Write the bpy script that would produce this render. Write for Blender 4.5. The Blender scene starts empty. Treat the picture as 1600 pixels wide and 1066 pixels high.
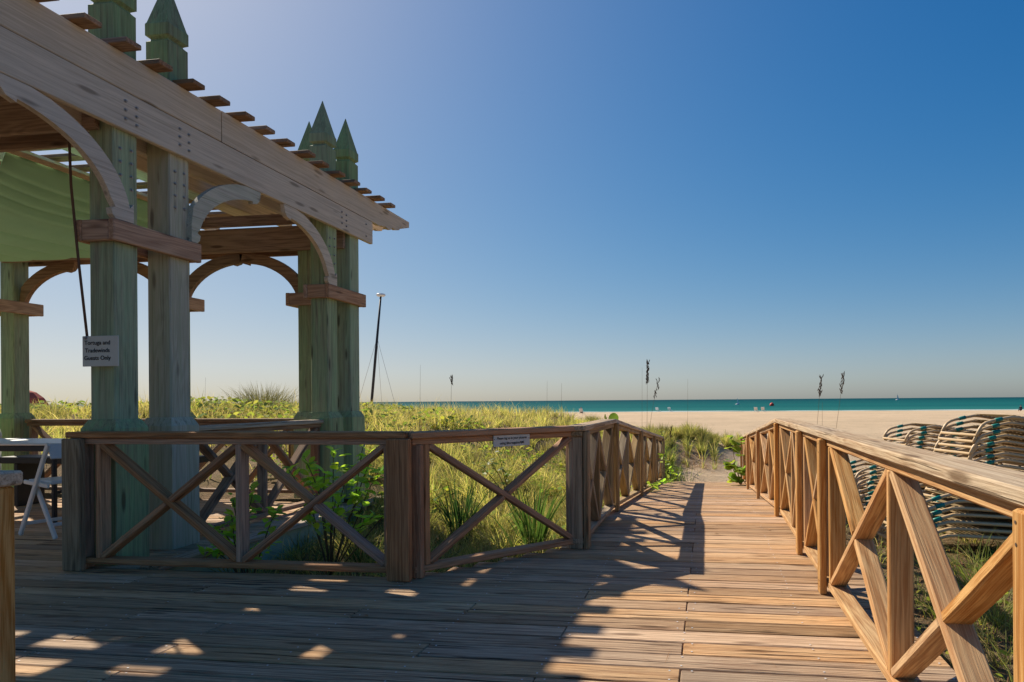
import bpy, math, random
import numpy as np
from mathutils import Vector, Matrix, Euler

random.seed(7)
rng = np.random.default_rng(11)
R = math.radians
scene = bpy.context.scene
col = scene.collection

# ------------------------------------------------------------------ camera
TH = math.atan(148 / 1040.0)          # camera looks this far left of the boardwalk axis (+Y)
CAM_H = 1.1
cam_d = bpy.data.cameras.new('camera')
cam = bpy.data.objects.new('camera', cam_d)
col.objects.link(cam)
cam_d.sensor_width = 36.0
cam_d.lens = 36.0 * 1040.0 / 1600.0
cam_d.shift_x = (800 - 958) / 1600.0
cam_d.shift_y = (625.4 - 533) / 1600.0
cam_d.clip_start = 0.05
cam_d.clip_end = 60000
ROLL = -math.atan(0.0075)
cam.matrix_world = (Matrix.Translation((0, 0, CAM_H)) @ Matrix.Rotation(TH, 4, 'Z')
                    @ Matrix.Rotation(R(90), 4, 'X') @ Matrix.Rotation(ROLL, 4, 'Z'))
scene.camera = cam

# ------------------------------------------------------------------ light
SUN_DIR = Vector((-0.945, 0.66, 1.0)).normalized()
SUN_EL = math.asin(SUN_DIR.z)
SUN_AZ = math.atan2(SUN_DIR.x, SUN_DIR.y)      # clockwise from +Y
world = bpy.data.worlds.new('World')
scene.world = world
world.use_nodes = True
wn = world.node_tree
wn.nodes.clear()
w_out = wn.nodes.new('ShaderNodeOutputWorld')
w_bg = wn.nodes.new('ShaderNodeBackground')
w_sky = wn.nodes.new('ShaderNodeTexSky')
w_sky.sky_type = 'NISHITA'
w_sky.sun_disc = False
w_sky.sun_elevation = SUN_EL
w_sky.sun_rotation = SUN_AZ
w_sky.altitude = 0
w_sky.air_density = 0.9
w_sky.dust_density = 0.95
w_sky.ozone_density = 6.0
w_hsv = wn.nodes.new('ShaderNodeHueSaturation')
w_hsv.inputs['Hue'].default_value = 0.509
w_hsv.inputs['Saturation'].default_value = 1.32
wn.links.new(w_sky.outputs[0], w_hsv.inputs['Color'])
# soft shoulder on the sky radiance (c / (1 + c / 7)), the same for every ray
w_div = wn.nodes.new('ShaderNodeVectorMath'); w_div.operation = 'MULTIPLY_ADD'
w_div.inputs[1].default_value = (1 / 7.0,) * 3
w_div.inputs[2].default_value = (1.0,) * 3
w_sh = wn.nodes.new('ShaderNodeVectorMath'); w_sh.operation = 'DIVIDE'
wn.links.new(w_hsv.outputs[0], w_div.inputs[0])
wn.links.new(w_hsv.outputs[0], w_sh.inputs[0])
wn.links.new(w_div.outputs[0], w_sh.inputs[1])
wn.links.new(w_sh.outputs[0], w_bg.inputs[0])
w_bg.inputs[1].default_value = 0.1
wn.links.new(w_bg.outputs[0], w_out.inputs[0])
sun_d = bpy.data.lights.new('sun', 'SUN')
sun_d.energy = 4.0
sun_d.angle = R(0.5)
sun_d.color = (1.0, 0.90, 0.74)
sun = bpy.data.objects.new('sun', sun_d)
col.objects.link(sun)
sun.rotation_euler = SUN_DIR.to_track_quat('Z', 'Y').to_euler()
sun.location = (-20, 20, 30)
scene.view_settings.view_transform = 'Standard'
scene.view_settings.look = 'None'
scene.view_settings.exposure = 0.74
scene.view_settings.gamma = 1.0
scene.view_settings.use_curve_mapping = False
scene.cycles.use_denoising = True
scene.cycles.max_bounces = 12
scene.cycles.diffuse_bounces = 8
scene.cycles.transparent_max_bounces = 8


# ------------------------------------------------------------------ materials
class NT:
    def __init__(self, name):
        self.m = bpy.data.materials.new(name)
        self.m.use_nodes = True
        self.t = self.m.node_tree
        self.t.nodes.clear()
        self.out = self.t.nodes.new('ShaderNodeOutputMaterial')

    def n(self, typ, **kw):
        nd = self.t.nodes.new('ShaderNode' + typ)
        for k, v in kw.items():
            if k.startswith('i_'):
                nd.inputs[k[2:].replace('_', ' ')].default_value = v
            else:
                setattr(nd, k, v)
        return nd

    def l(self, a, b):
        self.t.links.new(a, b)

    def math(self, op, a, b=None, c=None, clamp=False):
        nd = self.n('Math', operation=op, use_clamp=clamp)
        for i, v in enumerate((a, b, c)):
            if v is None:
                continue
            if hasattr(v, 'is_linked') or hasattr(v, 'links'):
                self.l(v, nd.inputs[i])
            else:
                nd.inputs[i].default_value = v
        return nd.outputs[0]

    def mix(self, fac, a, b, blend='MIX'):
        nd = self.n('Mix', data_type='RGBA', blend_type=blend)
        for sock, v in ((nd.inputs[0], fac), (nd.inputs[6], a), (nd.inputs[7], b)):
            if hasattr(v, 'links'):
                self.l(v, sock)
            else:
                sock.default_value = v if isinstance(v, (int, float)) else (*v[:3], 1.0)
        return nd.outputs[2]

    def ramp(self, fac, stops):
        nd = self.n('ValToRGB')
        el = nd.color_ramp.elements
        while len(el) < len(stops):
            el.new(0.5)
        for e, (p, c) in zip(el, stops):
            e.position = p
            e.color = (*c, 1.0) if len(c) == 3 else c
        self.l(fac, nd.inputs[0])
        return nd.outputs[0]

    def noise(self, vec, scale, detail=4, rough=0.6, dist=0.0):
        nd = self.n('TexNoise')
        nd.inputs['Scale'].default_value = scale
        nd.inputs['Detail'].default_value = detail
        nd.inputs['Roughness'].default_value = rough
        nd.inputs['Distortion'].default_value = dist
        if vec is not None:
            self.l(vec, nd.inputs['Vector'])
        return nd.outputs['Fac']

    def vscale(self, vec, s):
        nd = self.n('VectorMath', operation='MULTIPLY')
        self.l(vec, nd.inputs[0])
        nd.inputs[1].default_value = s
        return nd.outputs[0]

    def bump(self, h, strength, dist=0.01, normal=None):
        nd = self.n('Bump')
        nd.inputs['Strength'].default_value = strength
        nd.inputs['Distance'].default_value = dist
        self.l(h, nd.inputs['Height'])
        if normal is not None:
            self.l(normal, nd.inputs['Normal'])
        return nd.outputs[0]

    def bsdf(self, color, rough=0.7, normal=None, spec=0.3):
        nd = self.n('BsdfPrincipled')
        if hasattr(color, 'links'):
            self.l(color, nd.inputs['Base Color'])
        else:
            nd.inputs['Base Color'].default_value = (*color, 1)
        if hasattr(rough, 'links'):
            self.l(rough, nd.inputs['Roughness'])
        else:
            nd.inputs['Roughness'].default_value = rough
        nd.inputs['Specular IOR Level'].default_value = spec
        if normal is not None:
            self.l(normal, nd.inputs['Normal'])
        self.l(nd.outputs[0], self.out.inputs[0])
        return nd


def wood(name, light, dark, grey, grey_amt=0.5, ring=0.5, grain=0.6, bump=0.5, var=0.25, knots=True,
         paint=None, paint_amt=0.0, splits=0.5, ring_n=75.0, sat=0.18):
    """weathered timber; grain runs along the object's local X"""
    k = NT(name)
    tc = k.n('TexCoord')
    info = k.n('ObjectInfo')
    add = k.n('VectorMath', operation='ADD')
    comb = k.n('CombineXYZ')
    rnd = info.outputs['Random']
    for i, f in enumerate((37.0, 11.0, 23.0)):
        k.l(k.math('MULTIPLY', rnd, f), comb.inputs[i])
    k.l(tc.outputs['Object'], add.inputs[0])
    k.l(comb.outputs[0], add.inputs[1])
    p = add.outputs[0]
    # wander so that lines are not ruler straight
    wob = k.n('TexNoise')
    wob.inputs['Scale'].default_value = 1.6
    wob.inputs['Detail'].default_value = 2
    k.l(p, wob.inputs['Vector'])
    wv = k.n('VectorMath', operation='MULTIPLY_ADD')
    k.l(wob.outputs['Color'], wv.inputs[0])
    wv.inputs[1].default_value = (0.0, 0.035, 0.035)
    k.l(p, wv.inputs[2])
    q = wv.outputs[0]
    fine = k.noise(k.vscale(q, (3.0, 150.0, 150.0)), 1.0, 5, 0.65)
    mid = k.noise(k.vscale(q, (1.0, 34.0, 34.0)), 1.0, 4, 0.6)
    cont = k.noise(k.vscale(q, (0.55, 5.5, 5.5)), 1.0, 2, 0.45, 0.4)
    rings = k.math('ADD', k.math('MULTIPLY', k.math('SINE', k.math('MULTIPLY', cont, ring_n)), 0.5), 0.5)
    streak = k.noise(k.vscale(q, (0.45, 75.0, 75.0)), 1.0, 6, 0.7)
    patch = k.noise(k.vscale(p, (1.1, 3.0, 3.0)), 1.0, 4, 0.6)
    spl = k.noise(k.vscale(q, (0.9, 52.0, 52.0)), 1.0, 3, 0.5)
    split = k.ramp(spl, [(0.33, (1, 1, 1)), (0.385, (0, 0, 0))])
    g = k.math('ADD', k.math('MULTIPLY', rings, ring), k.math('MULTIPLY', mid, 1.0 - ring))
    finec = k.ramp(fine, [(0.36, (0, 0, 0)), (0.64, (1, 1, 1))])
    g = k.math('ADD', k.math('MULTIPLY', g, 1 - grain * 0.6), k.math('MULTIPLY', finec, grain * 0.6))
    base = k.mix(k.ramp(g, [(0.28, (0, 0, 0)), (0.68, (1, 1, 1))]), dark, light)
    gm = k.math('MULTIPLY', k.ramp(patch, [(0.33, (0, 0, 0)), (0.68, (1, 1, 1))]), grey_amt * 0.8)
    rg = k.math('MULTIPLY', k.math('FRACT', k.math('MULTIPLY', rnd, 7.31)), grey_amt * 0.7)
    gm = k.math('ADD', gm, rg, clamp=True)
    greyed = k.mix(g, tuple(c * 0.55 for c in grey), grey)
    base = k.mix(gm, base, greyed)
    base = k.mix(k.math('MULTIPLY', k.ramp(streak, [(0.36, (1, 1, 1)), (0.50, (0, 0, 0))]), 0.35 + 0.5 * splits), base, tuple(c * 0.55 for c in dark))
    if paint is not None:
        wear = k.noise(k.vscale(q, (1.1, 34.0, 34.0)), 1.0, 6, 0.72)
        pm = k.ramp(k.math('ADD', k.math('MULTIPLY', wear, 0.6), k.math('MULTIPLY', patch, 0.4)),
                    [(max(0.0, 0.52 - paint_amt * 0.3), (1, 1, 1)), (0.72 - paint_amt * 0.12, (0.15, 0.15, 0.15))])
        pc = k.mix(patch, tuple(c * 0.62 for c in paint), tuple(min(1, c * 1.2) for c in paint))
        base = k.mix(k.math('MULTIPLY', pm, paint_amt), base, pc)
    kn = None
    if knots:
        vor = k.n('TexVoronoi', feature='F1')
        vor.inputs['Scale'].default_value = 1.0
        k.l(k.vscale(q, (1.9, 9.0, 9.0)), vor.inputs['Vector'])
        kn = k.ramp(vor.outputs['Distance'], [(0.10, (1, 1, 1)), (0.19, (0, 0, 0))])
        base = k.mix(k.math('MULTIPLY', kn, 0.72), base, tuple(c * 0.35 for c in dark))
    base = k.mix(k.math('MULTIPLY', split, splits), base, tuple(c * 0.22 for c in dark))
    # each board its own tone
    v = k.math('ADD', k.math('MULTIPLY', k.math('FRACT', k.math('MULTIPLY', rnd, 3.77)), 2 * var), 1 - var)
    hs = k.n('HueSaturation')
    k.l(v, hs.inputs['Value'])
    k.l(k.math('ADD', k.math('MULTIPLY', k.math('FRACT', k.math('MULTIPLY', rnd, 13.1)), 2 * sat), 1.0 - sat), hs.inputs['Saturation'])
    k.l(base, hs.inputs['Color'])
    h = k.math('ADD', k.math('MULTIPLY', fine, 0.5), k.math('ADD', k.math('MULTIPLY', g, 0.4), k.math('MULTIPLY', streak, 0.9)))
    h = k.math('SUBTRACT', h, k.math('MULTIPLY', split, 1.6 * splits))
    nrm = k.bump(h, bump, 0.004)
    k.bsdf(hs.outputs[0], 0.78, nrm, 0.22)
    return k.m


def plain(name, color, rough=0.6, spec=0.3, var=0.12, scale=6.0, bump=0.1, metallic=0.0):
    k = NT(name)
    tc = k.n('TexCoord')
    nz = k.noise(tc.outputs['Object'], scale, 5, 0.65)
    c = k.mix(nz, tuple(x * (1 - var * 1.6) for x in color), tuple(min(1, x * (1 + var)) for x in color))
    nrm = k.bump(k.noise(tc.outputs['Object'], scale * 7, 3, 0.6), bump, 0.004)
    b = k.bsdf(c, rough, nrm, spec)
    b.inputs['Metallic'].default_value = metallic
    return k.m


def leafy(name, attr=None, color=(0.1, 0.2, 0.03), trans=0.45, var=0.35, rough=0.5, spec=0.25):
    k = NT(name)
    if attr:
        a = k.n('Attribute', attribute_name=attr)
        c = a.outputs['Color']
    else:
        info = k.n('ObjectInfo')
        hs = k.n('HueSaturation')
        k.l(k.math('ADD', k.math('MULTIPLY', info.outputs['Random'], 2 * var), 1 - var), hs.inputs['Value'])
        k.l(k.math('ADD', k.math('MULTIPLY', k.math('FRACT', k.math('MULTIPLY', info.outputs['Random'], 9.7)), 0.06), 0.465), hs.inputs['Hue'])
        tc = k.n('TexCoord')
        cc = k.mix(k.noise(tc.outputs['Object'], 18.0, 3), color, tuple(x * 1.25 for x in color))
        k.l(cc, hs.inputs['Color'])
        c = hs.outputs[0]
    b = k.bsdf(c, rough, None, spec)
    t = k.n('BsdfTranslucent')
    tcx = k.mix(0.65, c, (1.0, 0.95, 0.35), 'MULTIPLY')
    hs2 = k.n('HueSaturation')
    hs2.inputs['Value'].default_value = 1.7
    k.l(tcx, hs2.inputs['Color'])
    k.l(hs2.outputs[0], t.inputs['Color'])
    mx = k.n('MixShader')
    mx.inputs[0].default_value = trans
    k.l(b.outputs[0], mx.inputs[1])
    k.l(t.outputs[0], mx.inputs[2])
    k.l(mx.outputs[0], k.out.inputs[0])
    return k.m


M = {}
M['deck'] = wood('weathered_deck_wood', (0.66, 0.41, 0.22), (0.37, 0.185, 0.085), (0.64, 0.48, 0.32), 0.55, 0.22, 1.0, 1.0, 0.3, True, splits=1.0, sat=0.12)
M['rail_new'] = wood('tan_rail_wood', (0.66, 0.385, 0.16), (0.43, 0.18, 0.05), (0.57, 0.42, 0.25), 0.4, 0.5, 0.85, 0.5, 0.12, True, splits=0.4, ring_n=85, sat=0.12)
M['cap_worn'] = wood('bleached_cap_wood', (0.60, 0.45, 0.29), (0.37, 0.22, 0.12), (0.62, 0.52, 0.40), 0.7, 0.5, 0.9, 0.7, 0.1, True, splits=0.65, ring_n=95)
M['rail_brown'] = wood('brown_rail_wood', (0.58, 0.31, 0.17), (0.34, 0.165, 0.085), (0.54, 0.36, 0.24), 0.45, 0.35, 0.85, 0.5, 0.16, True, splits=0.5)
M['rail_left'] = wood('olive_rail_wood', (0.44, 0.31, 0.17), (0.25, 0.155, 0.075), (0.40, 0.34, 0.22), 0.45, 0.4, 0.5, 0.4, 0.18, True, splits=0.35)
M['beam'] = wood('pinkish_beam_wood', (0.71, 0.59, 0.46), (0.55, 0.44, 0.33), (0.70, 0.62, 0.52), 0.6, 0.2, 0.4, 0.35, 0.08, True, splits=0.15, ring_n=45)
M['brown'] = wood('dark_pergola_wood', (0.38, 0.23, 0.14), (0.20, 0.11, 0.065), (0.36, 0.27, 0.20), 0.35, 0.35, 0.5, 0.4, 0.15, True, splits=0.3)
M['band'] = wood('reddish_band_wood', (0.58, 0.33, 0.20), (0.38, 0.19, 0.11), (0.54, 0.38, 0.27), 0.4, 0.45, 0.5, 0.4, 0.1, True, splits=0.3)
M['green'] = wood('worn_green_paint', (0.34, 0.27, 0.18), (0.14, 0.10, 0.065), (0.36, 0.33, 0.26), 0.35, 0.3, 0.8, 0.35, 0.06, True, paint=(0.45, 0.70, 0.36), paint_amt=0.8, splits=0.3)
M['green_bare'] = wood('bared_green_paint', (0.56, 0.47, 0.39), (0.38, 0.30, 0.24), (0.54, 0.48, 0.43), 0.5, 0.35, 0.5, 0.35, 0.06, True, paint=(0.50, 0.62, 0.38), paint_amt=0.4, splits=0.4)
M['finial'] = wood('dark_green_paint', (0.24, 0.21, 0.13), (0.10, 0.08, 0.05), (0.25, 0.25, 0.17), 0.4, 0.3, 0.8, 0.35, 0.08, False, paint=(0.24, 0.46, 0.22), paint_amt=0.82, splits=0.2)
M['mint_wall'] = plain('mint_painted_concrete', (0.36, 0.50, 0.42), 0.8, 0.2, 0.25, 4.0, 0.3)
M['fabric'] = plain('green_awning_fabric', (0.40, 0.72, 0.50), 0.9, 0.1, 0.08, 3.0, 0.05)
M['tan_trim'] = plain('tan_awning_trim', (0.62, 0.48, 0.32), 0.7, 0.2)
M['steel'] = plain('dull_steel', (0.34, 0.32, 0.30), 0.45, 0.5, 0.2, 40, 0.1, 0.7)
M['white_paint'] = plain('white_plastic', (0.66, 0.68, 0.70), 0.45, 0.4, 0.05, 5, 0.03)
M['white_sign'] = plain('grey_white_sign', (0.60, 0.58, 0.52), 0.5, 0.3, 0.1, 6, 0.05)
M['ink'] = plain('black_ink', (0.015, 0.015, 0.02), 0.6, 0.2, 0.05)
M['black'] = plain('black_plastic', (0.02, 0.022, 0.028), 0.5, 0.3, 0.1)
M['cream'] = plain('cream_plastic', (0.62, 0.58, 0.48), 0.6, 0.3, 0.08)
M['rope'] = plain('brown_cord', (0.16, 0.09, 0.06), 0.8, 0.1)
M['tube'] = plain('almond_tube', (0.62, 0.44, 0.25), 0.4, 0.45, 0.1, 20, 0.03)
M['strap'] = plain('tan_vinyl_strap', (0.30, 0.22, 0.12), 0.85, 0.08, 0.15, 9, 0.05)
M['teal'] = plain('teal_band', (0.008, 0.22, 0.18), 0.45, 0.4, 0.08)
M['red'] = plain('faded_red_cloth', (0.42, 0.10, 0.07), 0.8, 0.1)
M['red_ball'] = plain('red_buoy', (0.62, 0.06, 0.04), 0.5, 0.3)
M['pink'] = plain('pink_shirt', (0.65, 0.42, 0.42), 0.8, 0.1)
M['skin'] = plain('skin', (0.45, 0.24, 0.16), 0.6, 0.3)
M['dark_cloth'] = plain('dark_cloth', (0.05, 0.05, 0.07), 0.8, 0.1)
M['stem'] = plain('brown_stem', (0.14, 0.10, 0.055), 0.8, 0.1)
M['green_stem'] = plain('green_stem', (0.16, 0.19, 0.06), 0.7, 0.2)
M['seed'] = plain('dark_seed_head', (0.10, 0.06, 0.035), 0.8, 0.1)
M['grass'] = leafy('dune_grass_blades', 'tint', trans=0.42, rough=0.7, spec=0.12)
M['leaf'] = leafy('bright_leaf', None, (0.32, 0.50, 0.06), 0.5, 0.35)
M['olive'] = leafy('olive_leaf', None, (0.15, 0.21, 0.045), 0.4, 0.45)
M['grape'] = leafy('sea_grape_leaf', None, (0.20, 0.30, 0.045), 0.4, 0.35)
M['vine'] = leafy('vine_leaf', 'tint', trans=0.45, rough=0.75, spec=0.08)
M['screw'] = plain('rusty_screw_head', (0.10, 0.065, 0.045), 0.6, 0.4)
M['straw'] = plain('dry_straw', (0.42, 0.22, 0.10), 0.9, 0.1, 0.3)
M['nail'] = plain('pale_nail_head', (0.62, 0.62, 0.62), 0.4, 0.5)


# ------------------------------------------------------------------ helpers
WM = {}


def tag(o, label=None, cat=None, group=None, kind=None):
    if label: o['label'] = label
    if cat: o['category'] = cat
    if group: o['group'] = group
    if kind: o['kind'] = kind
    return o


def thing(name, label, cat, loc=(0, 0, 0), group=None, rotz=0.0, kind=None):
    o = bpy.data.objects.new(name, None)
    o.empty_display_size = 0.2
    col.objects.link(o)
    o.location = loc
    o.rotation_euler = (0, 0, rotz)
    WM[o] = Matrix.Translation(loc) @ Matrix.Rotation(rotz, 4, 'Z')
    return tag(o, label, cat, group, kind)


def link(name, me, mat, parent=None, mw=None):
    """mw is the WORLD matrix wanted"""
    o = bpy.data.objects.new(name, me)
    if mat is not None and not me.materials:
        me.materials.append(mat)
    col.objects.link(o)
    mw = mw or Matrix.Identity(4)
    WM[o] = mw
    if parent is not None:
        o.parent = parent
        o.matrix_basis = WM[parent].inverted() @ mw
    else:
        o.matrix_basis = mw
    return o


def mesh(name, verts, faces, smooth=False):
    me = bpy.data.meshes.new(name)
    me.from_pydata([tuple(v) for v in verts], [], [tuple(f) for f in faces])
    me.update()
    if smooth:
        me.polygons.foreach_set('use_smooth', [True] * len(me.polygons))
    return me


BOXF = None


def cbox(sx, sy, sz, c=0.004, jit=0.0, segs=1, warp=0.0):
    """chamfered box centred at the origin, optional extra sections along X with a slight warp"""
    hx, hy, hz = sx / 2, sy / 2, sz / 2
    c = min(c, hx * .6, hy * .6, hz * .6)
    ring = [(-hy + c, -hz), (hy - c, -hz), (hy, -hz + c), (hy, hz - c), (hy - c, hz), (-hy + c, hz), (-hy, hz - c), (-hy, -hz + c)]
    xs = [-hx + c] + [-hx + c + (2 * hx - 2 * c) * i / segs for i in range(1, segs)] + [hx - c]
    V, F = [], []
    V += [(-hx, y * (hy - c) / hy, z * (hz - c) / hz) for y, z in ring]
    for x in xs:
        dy = random.uniform(-warp, warp)
        dz = random.uniform(-warp, warp) * .5
        V += [(x, y + dy + random.uniform(-jit, jit), z + dz + random.uniform(-jit, jit)) for y, z in ring]
    V += [(hx, y * (hy - c) / hy, z * (hz - c) / hz) for y, z in ring]
    n = len(V) // 8
    for s in range(n - 1):
        for i in range(8):
            a, b = s * 8 + i, s * 8 + (i + 1) % 8
            F.append((a, b, b + 8, a + 8))
    F.append(tuple(range(7, -1, -1)))
    F.append(tuple((n - 1) * 8 + i for i in range(8)))
    # face winding: make outward
    return V, [tuple(reversed(f)) for f in F]


def basis(p0, p1, side):
    p0, p1 = Vector(p0), Vector(p1)
    x = (p1 - p0).normalized()
    y = Vector(side)
    y = (y - x * y.dot(x)).normalized()
    z = x.cross(y)
    m = Matrix((x, y, z)).transposed().to_4x4()
    m.translation = (p0 + p1) / 2
    return m, (p1 - p0).length


def board(name, p0, p1, wid, thk, side, mat, parent, c=0.006, segs=1, warp=0.0, label=None):
    m, L = basis(p0, p1, side)
    V, F = cbox(L, wid, thk, c, 0.0, segs, warp)
    o = link(name, mesh(name, V, F), mat, parent, m)
    if label: o['label'] = label
    return o


def tube_geo(pts, r, n=6, closed=False):
    pts = [Vector(p) for p in pts]
    V, F = [], []
    N = len(pts)
    prev = None
    for i, p in enumerate(pts):
        a = pts[i - 1] if (i > 0 or closed) else p
        b = pts[(i + 1) % N] if (i < N - 1 or closed) else p
        d = (b - a).normalized()
        u = prev - d * prev.dot(d) if prev is not None else d.orthogonal()
        u.normalize()
        prev = u
        w = d.cross(u)
        rr = r[i] if isinstance(r, (list, tuple)) else r
        for k in range(n):
            t = 2 * math.pi * k / n
            V.append(p + (u * math.cos(t) + w * math.sin(t)) * rr)
    for i in range(N if closed else N - 1):
        for k in range(n):
            a = i * n + k
            b = i * n + (k + 1) % n
            a2 = ((i + 1) % N) * n + k
            b2 = ((i + 1) % N) * n + (k + 1) % n
            F.append((a, b, b2, a2))
    if not closed:
        F.append(tuple(range(n - 1, -1, -1)))
        F.append(tuple((N - 1) * n + k for k in range(n)))
    return V, F


def merge(*geos):
    V, F = [], []
    for v, f in geos:
        o = len(V)
        V += list(v)
        F += [tuple(i + o for i in q) for q in f]
    return V, F


def xf(geo, m):
    return [m @ Vector(v) for v in geo[0]], geo[1]


def prism(poly, t):
    """poly in (x,z), extruded along y from -t/2 to t/2"""
    n = len(poly)
    V = [(x, -t / 2, z) for x, z in poly] + [(x, t / 2, z) for x, z in poly]
    F = [tuple(range(n)), tuple(range(2 * n - 1, n - 1, -1))]
    for i in range(n):
        j = (i + 1) % n
        F.append((i, i + n, j + n, j))
    return V, F


def lathe(prof, n=12):
    V, F = [], []
    for r, z in prof:
        for k in range(n):
            t = 2 * math.pi * k / n
            V.append((r * math.cos(t), r * math.sin(t), z))
    for i in range(len(prof) - 1):
        for k in range(n):
            a, b = i * n + k, i * n + (k + 1) % n
            F.append((a, b, b + n, a + n))
    F.append(tuple(range(n - 1, -1, -1)))
    F.append(tuple((len(prof) - 1) * n + k for k in range(n)))
    return V, F


def lettering(name, body, size, parent, mw, mat, align='CENTER', xscale=1.0):
    cu = bpy.data.curves.new(name, 'FONT')
    cu.body = body
    cu.size = size
    cu.align_x = align
    cu.align_y = 'CENTER'
    cu.extrude = 0.0004
    cu.offset = size * 0.012
    tmp = bpy.data.objects.new('tmp_text', cu)
    col.objects.link(tmp)
    dg = bpy.context.evaluated_depsgraph_get()
    me = bpy.data.meshes.new_from_object(tmp.evaluated_get(dg))
    bpy.data.objects.remove(tmp)
    me.materials.clear()
    for v in me.vertices:
        v.co.x *= xscale
    return link(name, me, mat, parent, mw)


def copy_tree(o, parent=None):
    c = o.copy()
    col.objects.link(c)
    if parent is not None:
        c.parent = parent
    for ch in list(o.children):
        copy_tree(ch, c)
    return c


def sstep(a, b, x):
    t = np.clip((np.asarray(x, float) - a) / (b - a), 0, 1)
    return t * t * (3 - 2 * t)


# ------------------------------------------------------------------ terrain
def vnoise(x, y, s, seed=0):
    """cheap smooth noise"""
    x = np.asarray(x, float) / s + seed * 17.13
    y = np.asarray(y, float) / s + seed * 9.71
    return (np.sin(x * 1.7 + 1.3 * np.sin(y * 1.1 + seed)) * np.sin(y * 1.9 + 1.1 * np.sin(x * 0.9)) +
            0.5 * np.sin(x * 3.9 + y * 2.3) * np.sin(y * 4.3 - x * 1.7)) / 1.5


RAMP_Y0, RAMP_Y1, RAMP_S = 6.45, 13.75, 0.080


def deck_z(y):
    return -RAMP_S * max(0.0, min(y, RAMP_Y1) - RAMP_Y0)


def H(x, y):
    x = np.asarray(x, float)
    y = np.asarray(y, float)
    z = -0.34 - 0.24 * sstep(7, 14, y) - 0.47 * sstep(15, 42, y)
    z = z - 0.14 * sstep(63, 66.5, y) - 0.45 * sstep(68, 158, y) - 3.0 * sstep(158, 240, y)
    dune = 1.27 * (1 - sstep(-4.6, -1.0, x)) * sstep(4.6, 12.8, y) * (1 - sstep(17, 30, y))
    dune = dune * (1.0 + 0.10 * vnoise(x, y, 3.0, 2)) + (1 - sstep(-9, -6, x)) * 0.12 * sstep(8, 13, y) * (1 - sstep(17, 30, y))
    z = z + dune
    # little sand mound past the foot of the ramp, path turning right
    z = z + 0.62 * np.exp(-(((x + 1.0) / 1.55) ** 2 + ((y - 17.3) / 1.5) ** 2))
    z = z + 0.30 * np.exp(-(((x - 0.5) / 1.3) ** 2 + ((y - 18.6) / 1.2) ** 2))
    bumps = 0.035 * vnoise(x, y, 0.55, 1) + 0.05 * vnoise(x, y, 1.7, 4)
    nearw = (1 - sstep(60, 70, y))
    z = z + bumps * nearw * np.where(y > 20, 0.8, 1.0)
    # keep it under the deck
    under = (1 - sstep(0.9, 1.5, np.abs(x + 0.05) - 0.0 + 0 * y)) * (y < 14.4)
    return np.where(under > 0, np.minimum(z, np.where(y < 6.45, -0.3, -RAMP_S * np.clip(y - RAMP_Y0, 0, 7.3) - 0.07)), z)


def veg_mask(x, y):
    """1 where litter and plants cover the sand"""
    x = np.asarray(x, float)
    y = np.asarray(y, float)
    a = (1 - sstep(-2.2, -0.8, x)) * (1 - sstep(18, 24, y))
    b = sstep(0.7, 1.1, x) * (1 - sstep(8.5, 11, y + 0.6 * (x - 1)))
    c = (y < 6.4) * 1.0
    m = np.maximum(np.maximum(a, b), c)
    m = m - 0.8 * np.exp(-(((x + 0.6) / 1.2) ** 2 + ((y - 16.4) / 1.5) ** 2))
    return np.clip(m + 0.25 * vnoise(x, y, 0.9, 6) * (m > 0.05), 0, 1)


def axis(spec):
    out = []
    for a, b, s in spec:
        out += list(np.arange(a, b, s))
    out.append(spec[-1][1])
    return np.array(out)


xs = axis([(-6000, -400, 400), (-400, -60, 30), (-60, -16, 2.5), (-16, 9, 0.22), (9, 60, 2.5), (60, 400, 30), (400, 6000, 400)])
ys = axis([(-300, -8, 20), (-8, 2, 1), (2, 21, 0.2), (21, 45, 0.8), (45, 80, 0.9), (80, 250, 8), (250, 600, 50)])
gx, gy = np.meshgrid(xs, ys)
gz = H(gx, gy)
nx, ny = len(xs), len(ys)
verts = np.stack([gx.ravel(), gy.ravel(), gz.ravel()], 1)
ii = np.arange(nx * ny).reshape(ny, nx)
quads = np.stack([ii[:-1, :-1].ravel(), ii[:-1, 1:].ravel(), ii[1:, 1:].ravel(), ii[1:, :-1].ravel()], 1)


def np_mesh(name, verts, faces, smooth=True, tint=None):
    """faces: array (n,k)"""
    me = bpy.data.meshes.new(name)
    nf, kk = faces.shape
    me.vertices.add(len(verts))
    me.vertices.foreach_set('co', verts.astype(np.float32).ravel())
    me.loops.add(nf * kk)
    me.loops.foreach_set('vertex_index', faces.astype(np.int32).ravel())
    me.polygons.add(nf)
    me.polygons.foreach_set('loop_start', np.arange(0, nf * kk, kk, dtype=np.int32))
    me.polygons.foreach_set('loop_total', np.full(nf, kk, dtype=np.int32))
    if smooth:
        me.polygons.foreach_set('use_smooth', np.ones(nf, dtype=bool))
    me.update(calc_edges=True)
    if tint is not None:
        at = me.color_attributes.new('tint', 'FLOAT_COLOR', 'POINT')
        rgba = np.concatenate([tint, np.ones((len(tint), 1))], 1).astype(np.float32)
        at.data.foreach_set('color', rgba.ravel())
    return me


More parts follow.
